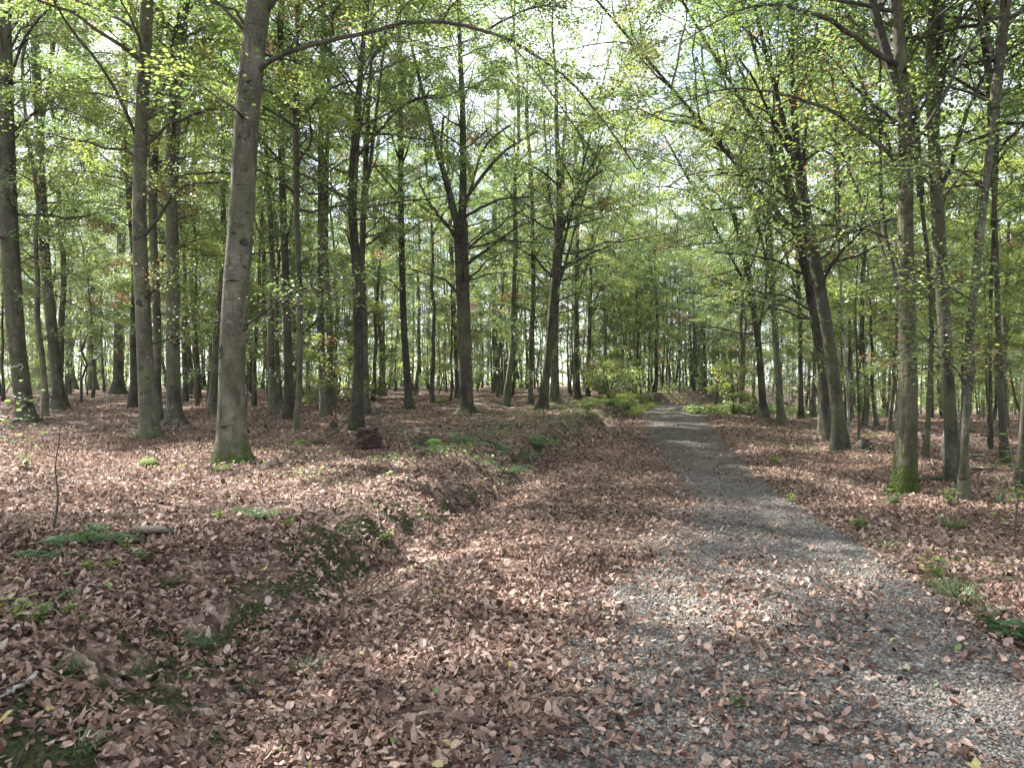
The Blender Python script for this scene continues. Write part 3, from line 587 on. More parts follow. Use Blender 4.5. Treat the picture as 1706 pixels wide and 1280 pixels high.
TREES = [
 dict(px=[(45,703,30),(30,600,29),(18,450,31),(10,250,30),(4,0,26)], label='thick grey beech at the left edge with white scribble on its bark', moss=.1, nick='scribbled beech', forks=[dict(px=[(10,150,8),(40,60,6),(90,5,5)], grow=2), dict(px=[(14,225,7),(60,185,5),(160,175,3)]), dict(px=[(20,430,5),(60,475,4),(150,520,3),(210,545,2)], dark=True)]),
 dict(px=[(100,681,24),(92,600,20),(76,450,18),(68,300,17),(62,150,16),(54,0,14)], label='slightly curved beech standing just right of the scribbled trunk', moss=.15, nick='curved beech', forks=[dict(px=[(68,210,8),(82,140,8),(92,60,7),(97,0,6)], grow=3), dict(px=[(76,230,5),(110,180,5),(150,110,5)])]),
 dict(px=[(122,638,15),(112,560,12),(104,450,12),(108,300,9),(112,150,8),(110,0,7)], label='thin beech with bent foot behind the curved beech', moss=.1, nick='bent-foot beech', limbs=16, leaves=6000),
 dict(px=[(154,650,13),(153,560,15),(150,420,15),(150,300,11),(146,150,9),(140,0,8)], label='brownish beech left of a close pair of dark stems', moss=.1, nick='brownish beech', limbs=16, leaves=6000),
 dict(px=[(167,644,13),(163,560,11),(160,440,9),(157,300,8),(168,100,6)], label='darker stem close behind the brownish beech', moss=.1, bark=M_bark_dark, nick='darker stem', limbs=14, leaves=5000),
 dict(px=[(196,657,20),(197,600,17),(198,500,16),(202,400,15),(207,250,12),(207,100,10),(206,0,9)], label='straight beech with wide mossy foot left of the tall forked beech', moss=.5, nick='straight beech', flare=.9),
 dict(px=[(250,730,34),(243,650,30),(238,500,27),(231,400,25),(233,250,24),(240,120,24),(244,0,24)], label='tall forked beech with moss-edged roots, left of the largest beech', moss=.42, nick='forked beech', H=22, flare=.6, h0=6,
      forks=[dict(px=[(235,243,9),(210,190,8),(180,130,7),(145,78,7),(118,62,6),(95,10,5)], dy=-1, grow=2), dict(px=[(240,243,8),(280,212,8),(310,195,7),(360,182,5),(385,186,3)], dy=-.6), dict(px=[(236,398,8),(262,365,8),(290,320,7),(315,310,5),(378,306,3)], dy=-1), dict(px=[(234,505,7),(260,475,7),(295,455,5),(325,445,3)], dy=-.8), dict(px=[(246,575,6),(285,562,5),(320,528,4),(355,535,2)], dy=-.6)]),
 dict(px=[(262,640,14),(262,500,14),(254,400,14),(252,250,13),(264,100,12),(268,0,10)], Y=24, label='slim beech half hidden behind the tall forked beech', moss=.1, nick='half-hidden beech', limbs=14, leaves=5000),
 dict(px=[(291,708,30),(288,620,25),(288,450,23),(285,300,21),(284,200,18),(298,60,20),(308,0,18)], label='smooth grey beech with dark spreading roots between forked and largest beeches', moss=.35, nick='smooth grey beech', flare=.9, H=21, h0=6, forks=[dict(px=[(298,70,8),(330,50,7),(348,36,6)]), dict(px=[(292,62,8),(268,30,7),(240,2,6)], grow=2)]),
 dict(px=[(319,657,11),(312,560,10),(307,450,9),(305,300,8),(308,100,6)], label='thin leaning stem right of the smooth grey beech', moss=.1, nick='thin leaning stem', limbs=12, leaves=4500),
 dict(px=[(332,640,12),(324,560,11),(318,450,10),(316,300,9),(352,150,7),(355,0,6)], label='second thin stem right of the smooth grey beech', moss=.1, nick='second thin stem', limbs=12, leaves=4500),
 dict(px=[(386,770,58),(387,735,52),(384,650,49),(388,550,47),(396,440,49),(402,380,46),(404,330,44),(410,200,46),(420,100,45),(431,0,44)], label='largest grey beech in the left foreground with bright moss on its roots', moss=.62, nick='largest beech', H=23, h0=7, rough=.03, flare=.42, low=1, low0=4, leaves=11000, lmax=4.5,
      forks=[dict(px=[(425,122,16),(445,100,14),(475,78,13),(520,60,12),(575,57,11),(625,42,11),(680,30,11),(735,32,10),(800,45,9),(850,70,8),(900,100,7),(960,150,6),(1010,215,5),(1060,285,4)], dy=-3.0),
             dict(px=[(845,68,5),(880,105,5),(930,170,4),(990,260,3)], dy=-1.5),
             dict(px=[(556,58,5),(550,30,5),(566,5,4)], dy=-.5), dict(px=[(737,32,6),(760,5,5),(775,-30,4)], dy=-1), dict(px=[(815,47,6),(850,25,5),(895,8,4),(940,12,3)], dy=-1),
             dict(px=[(408,545,7),(440,515,5),(480,490,4),(540,465,3)], dy=-.8)]),
 dict(px=[(481,699,17),(481,620,16),(477,500,14),(474,400,13),(469,300,13),(468,150,12),(466,0,11)], label='slim dark beech right of the largest beech', moss=.2, bark=M_bark_dark, nick='slim dark beech', forks=[dict(px=[(470,150,8),(485,80,7),(495,20,6)], grow=3)]),
 dict(px=[(492,718,9),(495,670,10),(502,620,11),(500,500,10),(492,300,9),(490,100,8)], label='crooked thin stem beside the slim dark beech', moss=.3, nick='crooked stem', limbs=12, leaves=4500),
 dict(px=[(543,693,17),(536,620,16),(533,530,14),(535,400,13),(534,250,11),(538,80,9),(540,0,8)], label='pale slim beech between the crooked stem and the twin-trunk beech', moss=.15, nick='pale slim beech', forks=[dict(px=[(500,560,6),(530,530,6),(565,495,5)], dy=-.3)]),
 dict(px=[(593,717,23),(597,660,21),(597,550,18),(595,450,17),(584,350,16),(588,250,14),(600,140,12),(604,60,8)], label='dark-footed beech leaning over the stacked bark pile', moss=.4, bark=M_bark_dark, nick='dark-footed beech', forks=[dict(px=[(596,260,6),(640,200,6),(680,160,6),(720,155,4)]), dict(px=[(600,420,8),(612,300,9),(625,200,8),(630,140,7)], grow=4), dict(px=[(607,412,5),(625,395,6),(650,377,7)])]),
 dict(px=[(610,690,12),(609,600,11),(605,500,10),(602,380,9),(612,200,8)], label='grey stem pressed close behind the dark-footed beech', moss=.1, nick='pressed stem', limbs=12, leaves=4500),
 dict(px=[(640,661,8),(637,600,8),(630,520,8),(622,440,8),(625,300,7),(640,120,6)], label='gently curved thin stem right of the bark pile beech', moss=.1, nick='curved thin stem', limbs=12, leaves=4500),
 dict(px=[(682,683,18),(678,620,14),(672,540,12),(670,450,12),(667,300,11),(668,150,10),(662,0,8)], label='upright dark beech with dead sapling at its foot', bark=M_bark_dark, moss=.3, nick='upright dark beech', forks=[dict(px=[(670,275,5),(690,210,5),(700,140,4)]), dict(px=[(666,270,5),(645,200,4),(640,150,4)])]),
 dict(px=[(762,664,9),(760,600,8),(757,520,8),(752,430,8),(748,300,8)], label='pale stem just left of the dark wide-armed beech', bark=M_bark, moss=0, nick='pale stem', limbs=10, leaves=4500),
 dict(px=[(777,688,27),(776,640,25),(772,520,25),(769,420,26),(767,370,28)], label='dark beech with two uprights and wide upswept arms at the centre left', bark=M_bark_dark, moss=.3, nick='wide-armed beech', cut=True, H=20, h0=3.8, limbs=9, bias=0.2,
      forks=[dict(px=[(764,385,18),(752,330,16),(740,270,13),(722,200,10),(708,150,9)], grow=5, dy=.5), dict(px=[(770,385,20),(772,300,17),(772,200,14),(771,120,11),(765,30,9)], grow=5, dy=.3), dict(px=[(772,345,9),(785,315,9),(810,290,8),(850,250,7),(900,222,5)], dy=-1), dict(px=[(776,360,8),(800,345,7),(835,335,5),(880,330,4)], dy=-.5), dict(px=[(776,345,7),(790,290,7),(800,250,6),(850,215,5)], dy=.6), dict(px=[(762,400,7),(735,360,6),(715,330,5),(700,300,4)], dy=-.6), dict(px=[(763,370,8),(743,300,7),(735,240,6),(740,190,5)], dy=.6), dict(px=[(775,415,6),(800,408,5),(850,400,4),(905,405,3)], dy=-1)]),
 dict(px=[(827,654,11),(825,580,10),(822,450,10),(825,300,8),(830,150,6)], label='grey stem midway between the wide-armed beech and the leaning beech', moss=.1, nick='midway stem', limbs=16, leaves=6500),
 dict(px=[(884,673,10),(884,600,9),(889,500,9),(888,400,8),(884,250,7)], label='thin upright stem left of the leaning roadside beech', moss=.1, nick='thin upright stem', limbs=12, leaves=5500),
 dict(px=[(903,682,18),(911,620,16),(917,550,15),(924,470,15),(930,400,14),(932,300,10),(925,180,8)], label='roadside beech leaning right from the bank with mossy foot', moss=.5, nick='leaning roadside beech', off=1.6, forks=[dict(px=[(930,410,8),(945,350,7),(975,300,6),(1000,280,5)], dy=-1), dict(px=[(928,400,7),(915,320,6),(912,250,5)], dy=1, grow=3)], bias=0.0, lmax=5.5),
 dict(px=[(927,673,15),(925,600,13),(926,500,12),(934,420,10),(938,300,8)], label='upright beech close behind the leaning roadside beech', moss=.15, nick='close-behind beech', off=1.6, limbs=16, leaves=7000),
 dict(px=[(963,666,11),(961,600,10),(960,500,9),(962,380,8),(960,250,6)], label='dark slim beech on the bank before the green bush', bark=M_bark_dark, moss=.1, nick='slim bank beech', off=2.0, limbs=18, leaves=8000, bias=0.0, lmax=5.5),
 dict(px=[(979,661,7),(981,600,7),(983,520,7),(986,400,6)], label='thinnest dark stem on the bank beside the green bush', bark=M_bark_dark, moss=.1, nick='bush-side stem', off=2.4, limbs=16, leaves=7000, bias=0.0, lmax=5.5),
 # right of the path
 dict(px=[(1273,697,15),(1268,620,13),(1258,520,12),(1243,430,11),(1220,350,9),(1200,260,7)], label='dark beech leaning left over the path, farthest of the right verge', bark=M_bark_dark, moss=.35, nick='far leaning beech', tint=.36, off=-2.2, bias=math.pi, lmax=6, leaves=13000, limbs=26, forks=[dict(px=[(1256,510,6),(1225,480,5),(1190,465,4)], dy=-1), dict(px=[(1262,560,7),(1272,500,7),(1275,430,6),(1270,340,5)], grow=3)], h0=3),
 dict(px=[(1302,707,14),(1298,630,12),(1290,540,11),(1283,430,11),(1282,320,9),(1290,200,7)], label='straight grey beech on the right verge with fork above the leaves', moss=.2, nick='verge beech', tint=.36, off=-1.8, bias=math.pi, lmax=5.5, leaves=10000, h0=3.5, limbs=22),
 dict(px=[(1335,698,10),(1334,640,9),(1333,540,8),(1328,430,8),(1330,300,7)], label='thin dark beech between the verge beech and the leaning pair', bark=M_bark_dark, moss=.1, nick='thin verge stem', off=-1.6, leaves=7000, h0=3),
 dict(px=[(1368,724,9),(1367,660,8),(1362,560,8),(1352,450,8),(1340,300,7)], label='sunlit pale stem left of the leaning pair', bark=M_pale, moss=0, nick='sunlit stem', off=-1.5, limbs=10, leaves=5000),  # sunlit whiteness of this stem is put into its pale bark colour
 dict(px=[(1381,735,17),(1376,660,16),(1363,560,17),(1348,480,16),(1334,400,14),(1318,320,11),(1285,240,9),(1255,200,7)], label='left trunk of the leaning dark pair over the path', bark=M_bark_dark, moss=.25, nick='left leaning trunk', tint=.36, off=-2.4, bias=math.pi, lmax=6, leaves=14000, limbs=26, h0=3.2, forks=[dict(px=[(1345,460,7),(1300,440,6),(1250,425,5),(1190,420,4)], dy=-1.5), dict(px=[(1335,400,8),(1290,360,7),(1250,345,6),(1185,350,4)], dy=-1), dict(px=[(1355,520,6),(1310,495,5),(1265,485,4),(1215,480,3)], dy=-1)]),
 dict(px=[(1402,752,24),(1394,660,23),(1383,570,22),(1366,470,21),(1352,400,18),(1340,320,16),(1325,250,12),(1318,100,9)], label='thicker right trunk of the leaning pair over the path', moss=.2, nick='right leaning trunk', tint=.36, off=-1.2, bias=math.pi, lmax=4.5, leaves=12000, limbs=24, h0=3.6, forks=[dict(px=[(1340,325,10),(1335,260,10),(1345,180,9),(1362,80,8)], grow=4), dict(px=[(1352,390,7),(1310,330,7),(1270,300,6),(1200,290,4)], dy=-1), dict(px=[(1330,280,8),(1300,215,7),(1270,150,6),(1235,95,5)], dy=-1)]),
 dict(px=[(1414,738,4),(1414,690,5),(1410,600,5),(1402,520,5),(1398,400,4)], label='very thin whitish stem right of the leaning pair', bark=M_pale, moss=0, nick='whitish stem', limbs=8, leaves=3000, H=11),
 dict(px=[(1505,822,40),(1511,740,37),(1513,650,33),(1514,560,30),(1509,480,32),(1507,400,28),(1511,300,25),(1510,200,24),(1504,130,24),(1497,60,20),(1493,0,18)], name='oak_tree', label='rough-barked oak right of the path with mossy lower trunk', bark=M_oak, rough=.08, moss=.85, nick='mossy oak', off=-1.5, H=19, h0=6, leaves=12000, flare=.3, bias=math.pi, lmax=4.5,
      forks=[dict(px=[(1498,268,12),(1475,250,11),(1440,220,10),(1400,190,9),(1350,170,8),(1310,155,7),(1260,147,5),(1200,146,4),(1120,180,3)], dy=-1.5), dict(px=[(1495,110,15),(1465,85,13),(1430,55,12),(1395,30,11),(1355,12,10),(1310,3,8),(1260,0,6),(1215,22,4),(1150,60,3)], dy=-2),
             dict(px=[(1485,265,11),(1520,262,11),(1545,225,10),(1570,180,9),(1600,110,8),(1630,55,8),(1662,5,8)], dy=-.8, grow=2), dict(px=[(1495,205,8),(1460,175,7),(1420,140,6),(1370,75,5),(1330,60,4)], dy=1), dict(px=[(1500,60,10),(1475,30,9),(1460,0,8)], dy=.5, grow=3), dict(px=[(1498,480,14),(1488,445,14),(1478,400,13),(1475,340,11),(1472,280,8)], dy=.5, grow=5), dict(px=[(1478,440,8),(1460,390,8),(1440,350,6),(1395,240,5),(1365,205,4)], dy=.8), dict(px=[(1475,395,6),(1420,375,5),(1370,372,3)], dy=-.5), dict(px=[(1490,272,7),(1470,210,6),(1445,165,5),(1420,100,5)], dy=.3)]),
 dict(px=[(1592,805,22),(1586,740,25),(1579,640,22),(1576,560,22),(1566,440,26),(1561,330,24),(1557,220,20),(1548,140,18),(1545,60,16),(1552,0,16)], label='smooth grey beech forking low beside the mossy oak', moss=.3, nick='low-forked beech', H=20, h0=6, leaves=10000, forks=[dict(px=[(1560,330,12),(1575,300,10),(1600,210,9),(1640,130,8),(1655,95,7)], dy=-.5), dict(px=[(1556,210,10),(1570,150,9),(1580,80,8),(1600,20,6)], grow=3), dict(px=[(1550,310,7),(1530,280,6),(1515,240,4)])]),
 dict(px=[(1603,832,19),(1606,770,16),(1607,690,15),(1611,600,15),(1619,520,16),(1629,420,15),(1641,330,14),(1652,230,13),(1662,130,13),(1672,50,13),(1678,0,12)], label='thinner beech in front of the low-forked beech, bending right', moss=.25, nick='bending beech', H=18, h0=5, leaves=9000, forks=[dict(px=[(1640,315,8),(1615,290,7),(1580,272,6),(1540,275,5),(1500,278,4),(1450,270,3)], dy=-.8), dict(px=[(1655,100,9),(1652,60,8),(1640,20,7)], dy=.5, grow=2), dict(px=[(1610,640,5),(1590,610,4),(1565,580,3),(1540,560,3)], dy=-1.6), dict(px=[(1620,500,5),(1590,480,4),(1560,465,3),(1505,440,3)], dy=-1.8)]),
 dict(px=[(1676,775,14),(1668,690,12),(1664,580,11),(1661,450,9),(1656,300,8),(1650,150,6)], label='dark slim beech with flared roots near the right edge', bark=M_bark_dark, moss=.1, nick='dark edge beech', leaves=8000),
 dict(px=[(1542,766,9),(1545,700,10),(1552,620,9),(1555,500,8),(1540,380,7)], label='thin dark trunk standing between the oak and the low-forked beech', bark=M_bark_dark, moss=.1, nick='thin oak-side trunk', leaves=5500, limbs=14),
 dict(px=[(1697,818,12),(1702,740,11),(1712,600,11),(1722,400,10)], label='thin dark tree cut by the right edge of the view', bark=M_bark_dark, moss=.1, nick='edge-cut tree', leaves=6000, limbs=14),
 dict(px=[(1650,748,7),(1652,680,7),(1648,560,7),(1655,400,6)], label='slender stem left of the dark edge beech', bark=M_bark_dark, moss=.1, nick='slender edge stem', leaves=5000, limbs=12),
]
for sp in TREES:
    o, X, Y = measured_tree(sp); placed.append((X, Y)); sp['X'] = X; sp['Yd'] = Y
    sp['obj'] = o

# branch scars and knots on the two nearest smooth trunks
def knot(sp, px, py, w, h):
    rng = np.random.default_rng(int(px)); Y = sp['Yd']; o = sp['obj']; a = np.arange(14) / 14 * 6.28; g = Geo()
    i = np.interp(-py, [-q[1] for q in sp['px']], range(len(sp['px']))); k = min(int(i), len(sp['px']) - 2); f = i - k
    cx_ = sp['px'][k][0] * (1 - f) + sp['px'][k + 1][0] * f; r = (sp['px'][k][2] * (1 - f) + sp['px'][k + 1][2] * f) / F * Y / 2 * .88
    c = pix(px, py, Y); dx = np.clip(c[0] - pix(cx_, py, Y)[0], -r * .92, r * .92); W_, H_ = w / F * Y / 2, h / F * Y / 2; v = []
    for q, d in ((1.25, -.012), (1.0, .010), (.72, .016), (.45, .004), (.02, -.006)):
        for t in a:
            k2 = 1 + .12 * math.sin(t * 3 + px); xx = dx + math.cos(t) * W_ * q * k2; yy = -math.sqrt(max(r * r - min(xx * xx, r * r * .97), 0)); nrm = np.array([xx, yy]) / r; p = np.array([xx, yy]) + nrm * d
            v.append([pix(cx_, py, Y)[0] + p[0], Y + p[1], c[2] + math.sin(t) * H_ * q * k2])
    v = np.array(v) + rng.normal(0, .002, (70, 3)) - np.array(o.location); i_ = np.arange(14); j_ = (i_ + 1) % 14
    g.add(v, np.concatenate([np.stack([i_ + 14 * q, j_ + 14 * q, j_ + 14 * q + 14, i_ + 14 * q + 14], 1) for q in range(4)]), 0, -.3); link('knot', g.mesh('knot', [M_bark_dark]), o)
TB = {sp['nick']: sp for sp in TREES}
for a_ in ((404, 545, 16, 20), (374, 588, 9, 22), (412, 405, 10, 12), (398, 378, 24, 7), (412, 282, 12, 16), (392, 470, 22, 4), (382, 622, 26, 4), (395, 700, 10, 9)): knot(TB['largest beech'], *a_)
for a_ in ((244, 590, 10, 6), (232, 398, 12, 8), (236, 505, 9, 9), (238, 300, 14, 6), (241, 655, 7, 5)): knot(TB['forked beech'], *a_)
# ---- prototypes for the depth of the forest
def proto(seed, H, r, h0, nl, lmax, nleaf, size, bark, low=2, tint0=.5, bend=.5, fork=False, brown=.03):
    rng = np.random.default_rng(seed); n = 16; z = np.linspace(-.3, H, n); t = np.linspace(0, 1, n)
    bx, by = np.cumsum(rng.normal(0, .09 * bend * H / 10, n)), np.cumsum(rng.normal(0, .09 * bend * H / 10, n)); bx -= bx[0]; by -= by[0]
    stem = np.stack([bx, by, z, r * .75 * (1 - .86 * t) + .008], 1)
    tg = trunk_geo(stem, 0, 7, .04, .28, flare=.6); stems = [stem]
    if fork:
        i = rng.integers(5, 8); a = rng.random() * 6.28; m = n - i; q = np.linspace(0, 1, m)
        s2 = stem[i:].copy(); s2[:, 0] += np.cos(a) * q ** .8 * H * .16; s2[:, 1] += np.sin(a) * q ** .8 * H * .16; s2[:, 3] *= .8; s2[:, 2] = stem[i, 2] + (s2[:, 2] - stem[i, 2]) * .93
        tg.tubes(s2[None, :, :3], s2[None, :, 3], 6, 0, -.3, .04); stems.append(s2)
    me_t = tg.mesh('trunk', [bark]); g = Geo(); Q, ln = [], []
    for k, s in enumerate(stems):
        P, R = grow_limbs(s, max(h0, s[0, 2] + .5), nl if not fork else nl * 2 // 3, lmax, rng); g.tubes(P, R, 4, 0, -.3); q, l = grow_twigs(P, 6, rng); Q.append(q); ln.append(l)
    if low:
        P, R = grow_limbs(stem[:8], 1.6, low, lmax * .7, rng); g.tubes(P, R * .6, 4, 0, -.3); q, l = grow_twigs(P, 6, rng); Q.append(q); ln.append(l * .7)
    Q = np.concatenate(Q); ln = np.concatenate(ln); keep = slice(None)
    g.tubes(Q, np.linspace(.012, .005, 4)[None] * np.ones((len(Q), 1)), 3, 0, -.3)
    leaf_out(g, Q, ln, nleaf, size, rng, tint0=tint0, spread=.28, brown=brown)
    return me_t, g.mesh('crown', [M_branch, M_leaf], False)
PRO = [proto(100 + k, H, r, h0, nl, lm_, 23000, .092, [M_bark, M_bark_dark, M_bark][k % 3], lo, ti, .5, fk) for k, (H, r, h0, nl, lm_, lo, ti, fk) in enumerate([
    (19, .16, 5.0, 24, 3.4, 3, .50, False), (21, .19, 6.0, 24, 3.6, 2, .46, True), (17, .12, 4.0, 22, 3.0, 4, .55, False), (20, .15, 5.5, 22, 3.2, 3, .50, True),
    (16, .10, 3.5, 20, 2.8, 4, .58, False), (22, .20, 6.5, 26, 3.8, 2, .45, False), (18, .13, 4.5, 22, 3.2, 3, .52, True), (15, .09, 3.0, 20, 2.6, 4, .60, False)])]
SAP = [proto(200 + k, H, r, h0, nl, lm_, 7000, .08, M_bark_dark, 0, ti, 1.5) for k, (H, r, h0, nl, lm_, ti) in enumerate([(5, .03, .9, 14, 1.7, .58), (7, .045, 1.5, 16, 1.9, .55), (3.6, .022, .5, 12, 1.3, .60), (9, .06, 2.0, 18, 2.2, .52)])]
def place(name, protos, x, y, label, group, smin=.85, smax=1.15, cat='tree'):
    mt, mc = random.choice(protos); o = empty(name, (x, y, gz(x, y)), random.random() * 6.28, label, cat, group)
    s = random.uniform(smin, smax); o.scale = (s, s, s * random.uniform(.9, 1.1)); o.rotation_euler = (random.gauss(0, .03), random.gauss(0, .03), o.rotation_euler.z)
    link('trunk', mt, o); c = link('crown', mc, o); c['kind'] = 'stuff'
    placed.append((x, y)); return o
def free(x, y, d):
    return all((x - a) ** 2 + (y - b) ** 2 > d * d for a, b in placed)
rnd = random.Random(21)
def offroad(x, y, m): return x < float(eL(y)) - m or x > float(eR(y)) + m
BACK = []
tries = 0
while len(BACK) < 214 and tries < 30000:
    tries += 1
    Y = 15 + 75 * rnd.random() ** .8; u_ = rnd.random() * 1.5 - .75; x = u_ * Y; px = 853 + u_ * F
    lim = 26 if px < 500 else 30 if px < 860 else 42 if px < 1180 else 27 if px < 1300 else 16
    if Y < lim or not offroad(x, Y, 1.6 if Y < 55 else 1.2) or not free(x, Y, 1.9 + Y * .012): continue
    right = x > float(eR(Y))
    BACK.append((x, Y, px, right)); placed.append((x, Y))
while tries < 60000 and len(BACK) < 238:
    tries += 1
    Y = 56 + 44 * rnd.random(); px = 1000 + 240 * rnd.random(); x = (px - 853) / F * Y
    if not offroad(x, Y, .9) or not free(x, Y, 2.3): continue
    BACK.append((x, Y, px, x > float(eR(Y)))); placed.append((x, Y))
placed = placed[:len(TREES)]
ORD = ['first', 'second', 'third', 'fourth', 'fifth', 'sixth', 'seventh', 'eighth', 'ninth', 'tenth', 'eleventh', 'twelfth']
marks = sorted([(sp['px'][0][0], sp['nick'], sp['Yd']) for sp in TREES])
marks = [m for m in marks if m[1] in ('scribbled beech', 'straight beech', 'forked beech', 'largest beech', 'pale slim beech', 'dark-footed beech', 'upright dark beech', 'wide-armed beech', 'leaning roadside beech', 'far leaning beech', 'right leaning trunk', 'mossy oak', 'low-forked beech', 'dark edge beech')]
near = sorted([b for b in BACK if b[1] < 48 and 10 < b[2] < 1696], key=lambda b: b[2]); nearset = {}
from collections import defaultdict
gaps = defaultdict(list)
for b in near:
    i = sum(1 for m in marks if m[0] < b[2]); gaps[i].append(b)
for i, bs in gaps.items():
    a = marks[i - 1][1] if i > 0 else None; c = marks[i][1] if i < len(marks) else None
    for k, b in enumerate(bs):
        where = f'between the {a} and the {c}' if a and c else (f'left of the {c}' if c else f'right of the {a}')
        nearset[b[:2]] = f'{ORD[min(k, 11)]} slim background trunk {where}'
for b in BACK:
    x, Y, px, right = b
    side = 'right of the path' if right else 'left of the path'
    if b[:2] in nearset: lab, grp = nearset[b[:2]], 'slim trees in the middle distance ' + side
    elif Y < 48: lab, grp = 'slim tree just outside the ' + ('right' if px > 800 else 'left') + ' edge of the view', 'trees outside the view'
    else:
        i = sum(1 for m in marks if m[0] < px); a = marks[i - 1][1] if i > 0 else None; c = marks[i][1] if i < len(marks) else None
        where = f'between the {a} and the {c}' if a and c else (f'left of the {c}' if c else f'right of the {a}')
        if a == 'leaning roadside beech': where = 'rising behind the far end of the bank' if px < 1062 else 'closing the view above the path crest' if px < 1170 else 'in the gap just right of the path crest'
        lab, grp = 'slender distant trunk ' + where, 'distant trunks ' + where
    place('beech_tree', [PRO[i] for i in ((2, 4, 6, 7, 3) if right else range(8))], x, Y, lab, grp, .8 if right else .85, 1.1)
# trees outside the frame whose crowns shade the ground and fill the view from a step aside
tries = 0; n_out = 0
while n_out < 34 and tries < 9000:
    tries += 1
    x = rnd.uniform(-32, 26) if n_out < 15 else rnd.uniform(8, 48); Y = rnd.uniform(-14, 24) if n_out < 15 else rnd.uniform(-8, 48)
    if abs(x) < .74 * Y + 3.0 or not offroad(x, Y, 2.2) or math.hypot(x, Y) < 5 or not free(x, Y, 3.0): continue
    place('beech_tree', PRO[:7], x, Y, 'tall beech added just outside the view, its crown shading the ground', 'trees outside the view'); n_out += 1
for x, Y in ((-8.8, 7.6), (-7.4, 5.0), (-10.5, 10.5)):  # unseen beeches added to shade the left foreground
    if free(x, Y, 1.5): place('beech_tree', [PRO[5], PRO[1]], x, Y, 'tall beech added just outside the view, its crown shading the ground', 'trees outside the view')
# young understorey beeches
n_s = 0; tries = 0; bend = 30; SP = []
while n_s < 96 and tries < 5000:
    tries += 1
    Y = 20 + 65 * rnd.random() ** .6; u_ = rnd.random() * 1.4 - .7; x = u_ * Y; px = 853 + u_ * F
    if bend and n_s >= 80: px = 1000 + 250 * rnd.random(); Y = 50 + 40 * rnd.random(); x = (px - 853) / F * Y
    if px < 1200 and Y < 32: continue
    if not offroad(x, Y, 1.3) or not free(x, Y, 1.2): continue
    px = 853 + x / Y * F; i = sum(1 for m in marks if m[0] < px); a = marks[i - 1][1] if i > 0 else None; c = marks[i][1] if i < len(marks) else None
    where = f'between the {a} and the {c}' if a and c else (f'left of the {c}' if c else f'right of the {a}'); SP.append((Y, px, place('beech_sapling', SAP, x, Y, 'leafy young beech ' + where, 'young beeches ' + where, .8, 1.3, 'sapling'), where)); n_s += 1
for w_ in sorted({q[3] for q in SP}):
    for k, q in enumerate(sorted([q for q in SP if q[3] == w_ and q[0] < 62], key=lambda q: q[1])): q[2]['label'] = f'{ORD[min(k, 11)]} leafy understorey beech ' + w_
    for q in SP:
        if q[3] == w_ and q[0] >= 62: q[2]['label'] = 'hazy far young beech seen ' + w_

# far wood that reads as one mass
g = Geo(); rng = np.random.default_rng(77); n = 860
fy = 74 + 74 * rng.random(n) ** .8; fx = (rng.random(n) * 2 - 1) * 1.15 * fy; m_ = (fx < eL(fy) - 1) | (fx > eR(fy) + 1); fx, fy = fx[m_], fy[m_]; n = len(fx)
H = 15 + 8 * rng.random(n); z = np.linspace(0, 1, 6); fz = ground(fx, fy)
P = np.stack([fx[:, None] + rng.normal(0, .25, (n, 6)), fy[:, None] + rng.normal(0, .25, (n, 6)), fz[:, None] - .3 + z[None] * H[:, None]], -1)
g.tubes(P, (.07 + .10 * rng.random(n))[:, None] * (1 - .8 * z)[None], 5, 0, -.3)
N_ = 155000; k = rng.integers(0, n, N_); hh = (.01 + .99 * rng.random(N_) ** 1.1); a = rng.random(N_) * 6.28; rr = 2.6 * np.sqrt(rng.random(N_)) * (1.1 - .5 * hh)
c = np.stack([fx[k] + np.cos(a) * rr, fy[k] + np.sin(a) * rr, fz[k] + hh * H[k] + .3 * np.sin(a * 3 + k)], 1)
clump = vnoise(c[:, 0] + c[:, 1] * .4, c[:, 2] * 2.2, .7, 5); kp = clump > .28; c = c[kp]; N0_ = len(c); lo = 62000; k2 = rng.integers(0, n, lo); c2 = np.stack([fx[k2] + rng.normal(0, 2.6, lo), fy[k2] + rng.normal(0, 2.6, lo), fz[k2] + 7 * rng.random(lo) ** 1.2], 1); c = np.concatenate([c, c2[((c2[:, 0] < eL(c2[:, 1])) | (c2[:, 0] > eR(c2[:, 1])))]])
N_ = len(c)
big_ = np.where(np.arange(N_) >= N0_, .42, .26); g.leaves(c, rng.normal(0, 1, (N_, 3)) * [1, 1, .5], np.stack([rng.normal(0, .8, N_), rng.normal(0, .8, N_), np.ones(N_)], 1), big_, big_ * .7, np.clip(rng.normal(.52, .14, N_), 0, .82), 1)
tag(link('far_woods', g.mesh('far_woods', [M_bark_dark, M_leaf], False)), 'distant mass of pale green woods closing the view', 'woods', kind='stuff')
# thin forest air
hz = bpy.data.meshes.new('haze'); X0, X1, Y0_, Y1_, Z0_, Z1_ = -290, 330, -70, 325, -12, 32
hz.from_pydata([(x, y, z) for z in (Z0_, Z1_) for y in (Y0_, Y1_) for x in (X0, X1)], [], [(0, 2, 3, 1), (4, 5, 7, 6), (0, 1, 5, 4), (2, 6, 7, 3), (0, 4, 6, 2), (1, 3, 7, 5)])
mh = newmat('haze_air'); N = NB(mh); pvn = N('VolumePrincipled', Color=(.95, .96, 1, 1), Density=.0002, Anisotropy=.3); mh.node_tree.links.new(pvn.outputs[0], N('OutputMaterial').inputs['Volume']); hz.materials.append(mh)
HZ = tag(link('haze', hz), 'faint pale air filling the depth of the woods', 'haze', kind='stuff')
cy.volume_bounces = 0
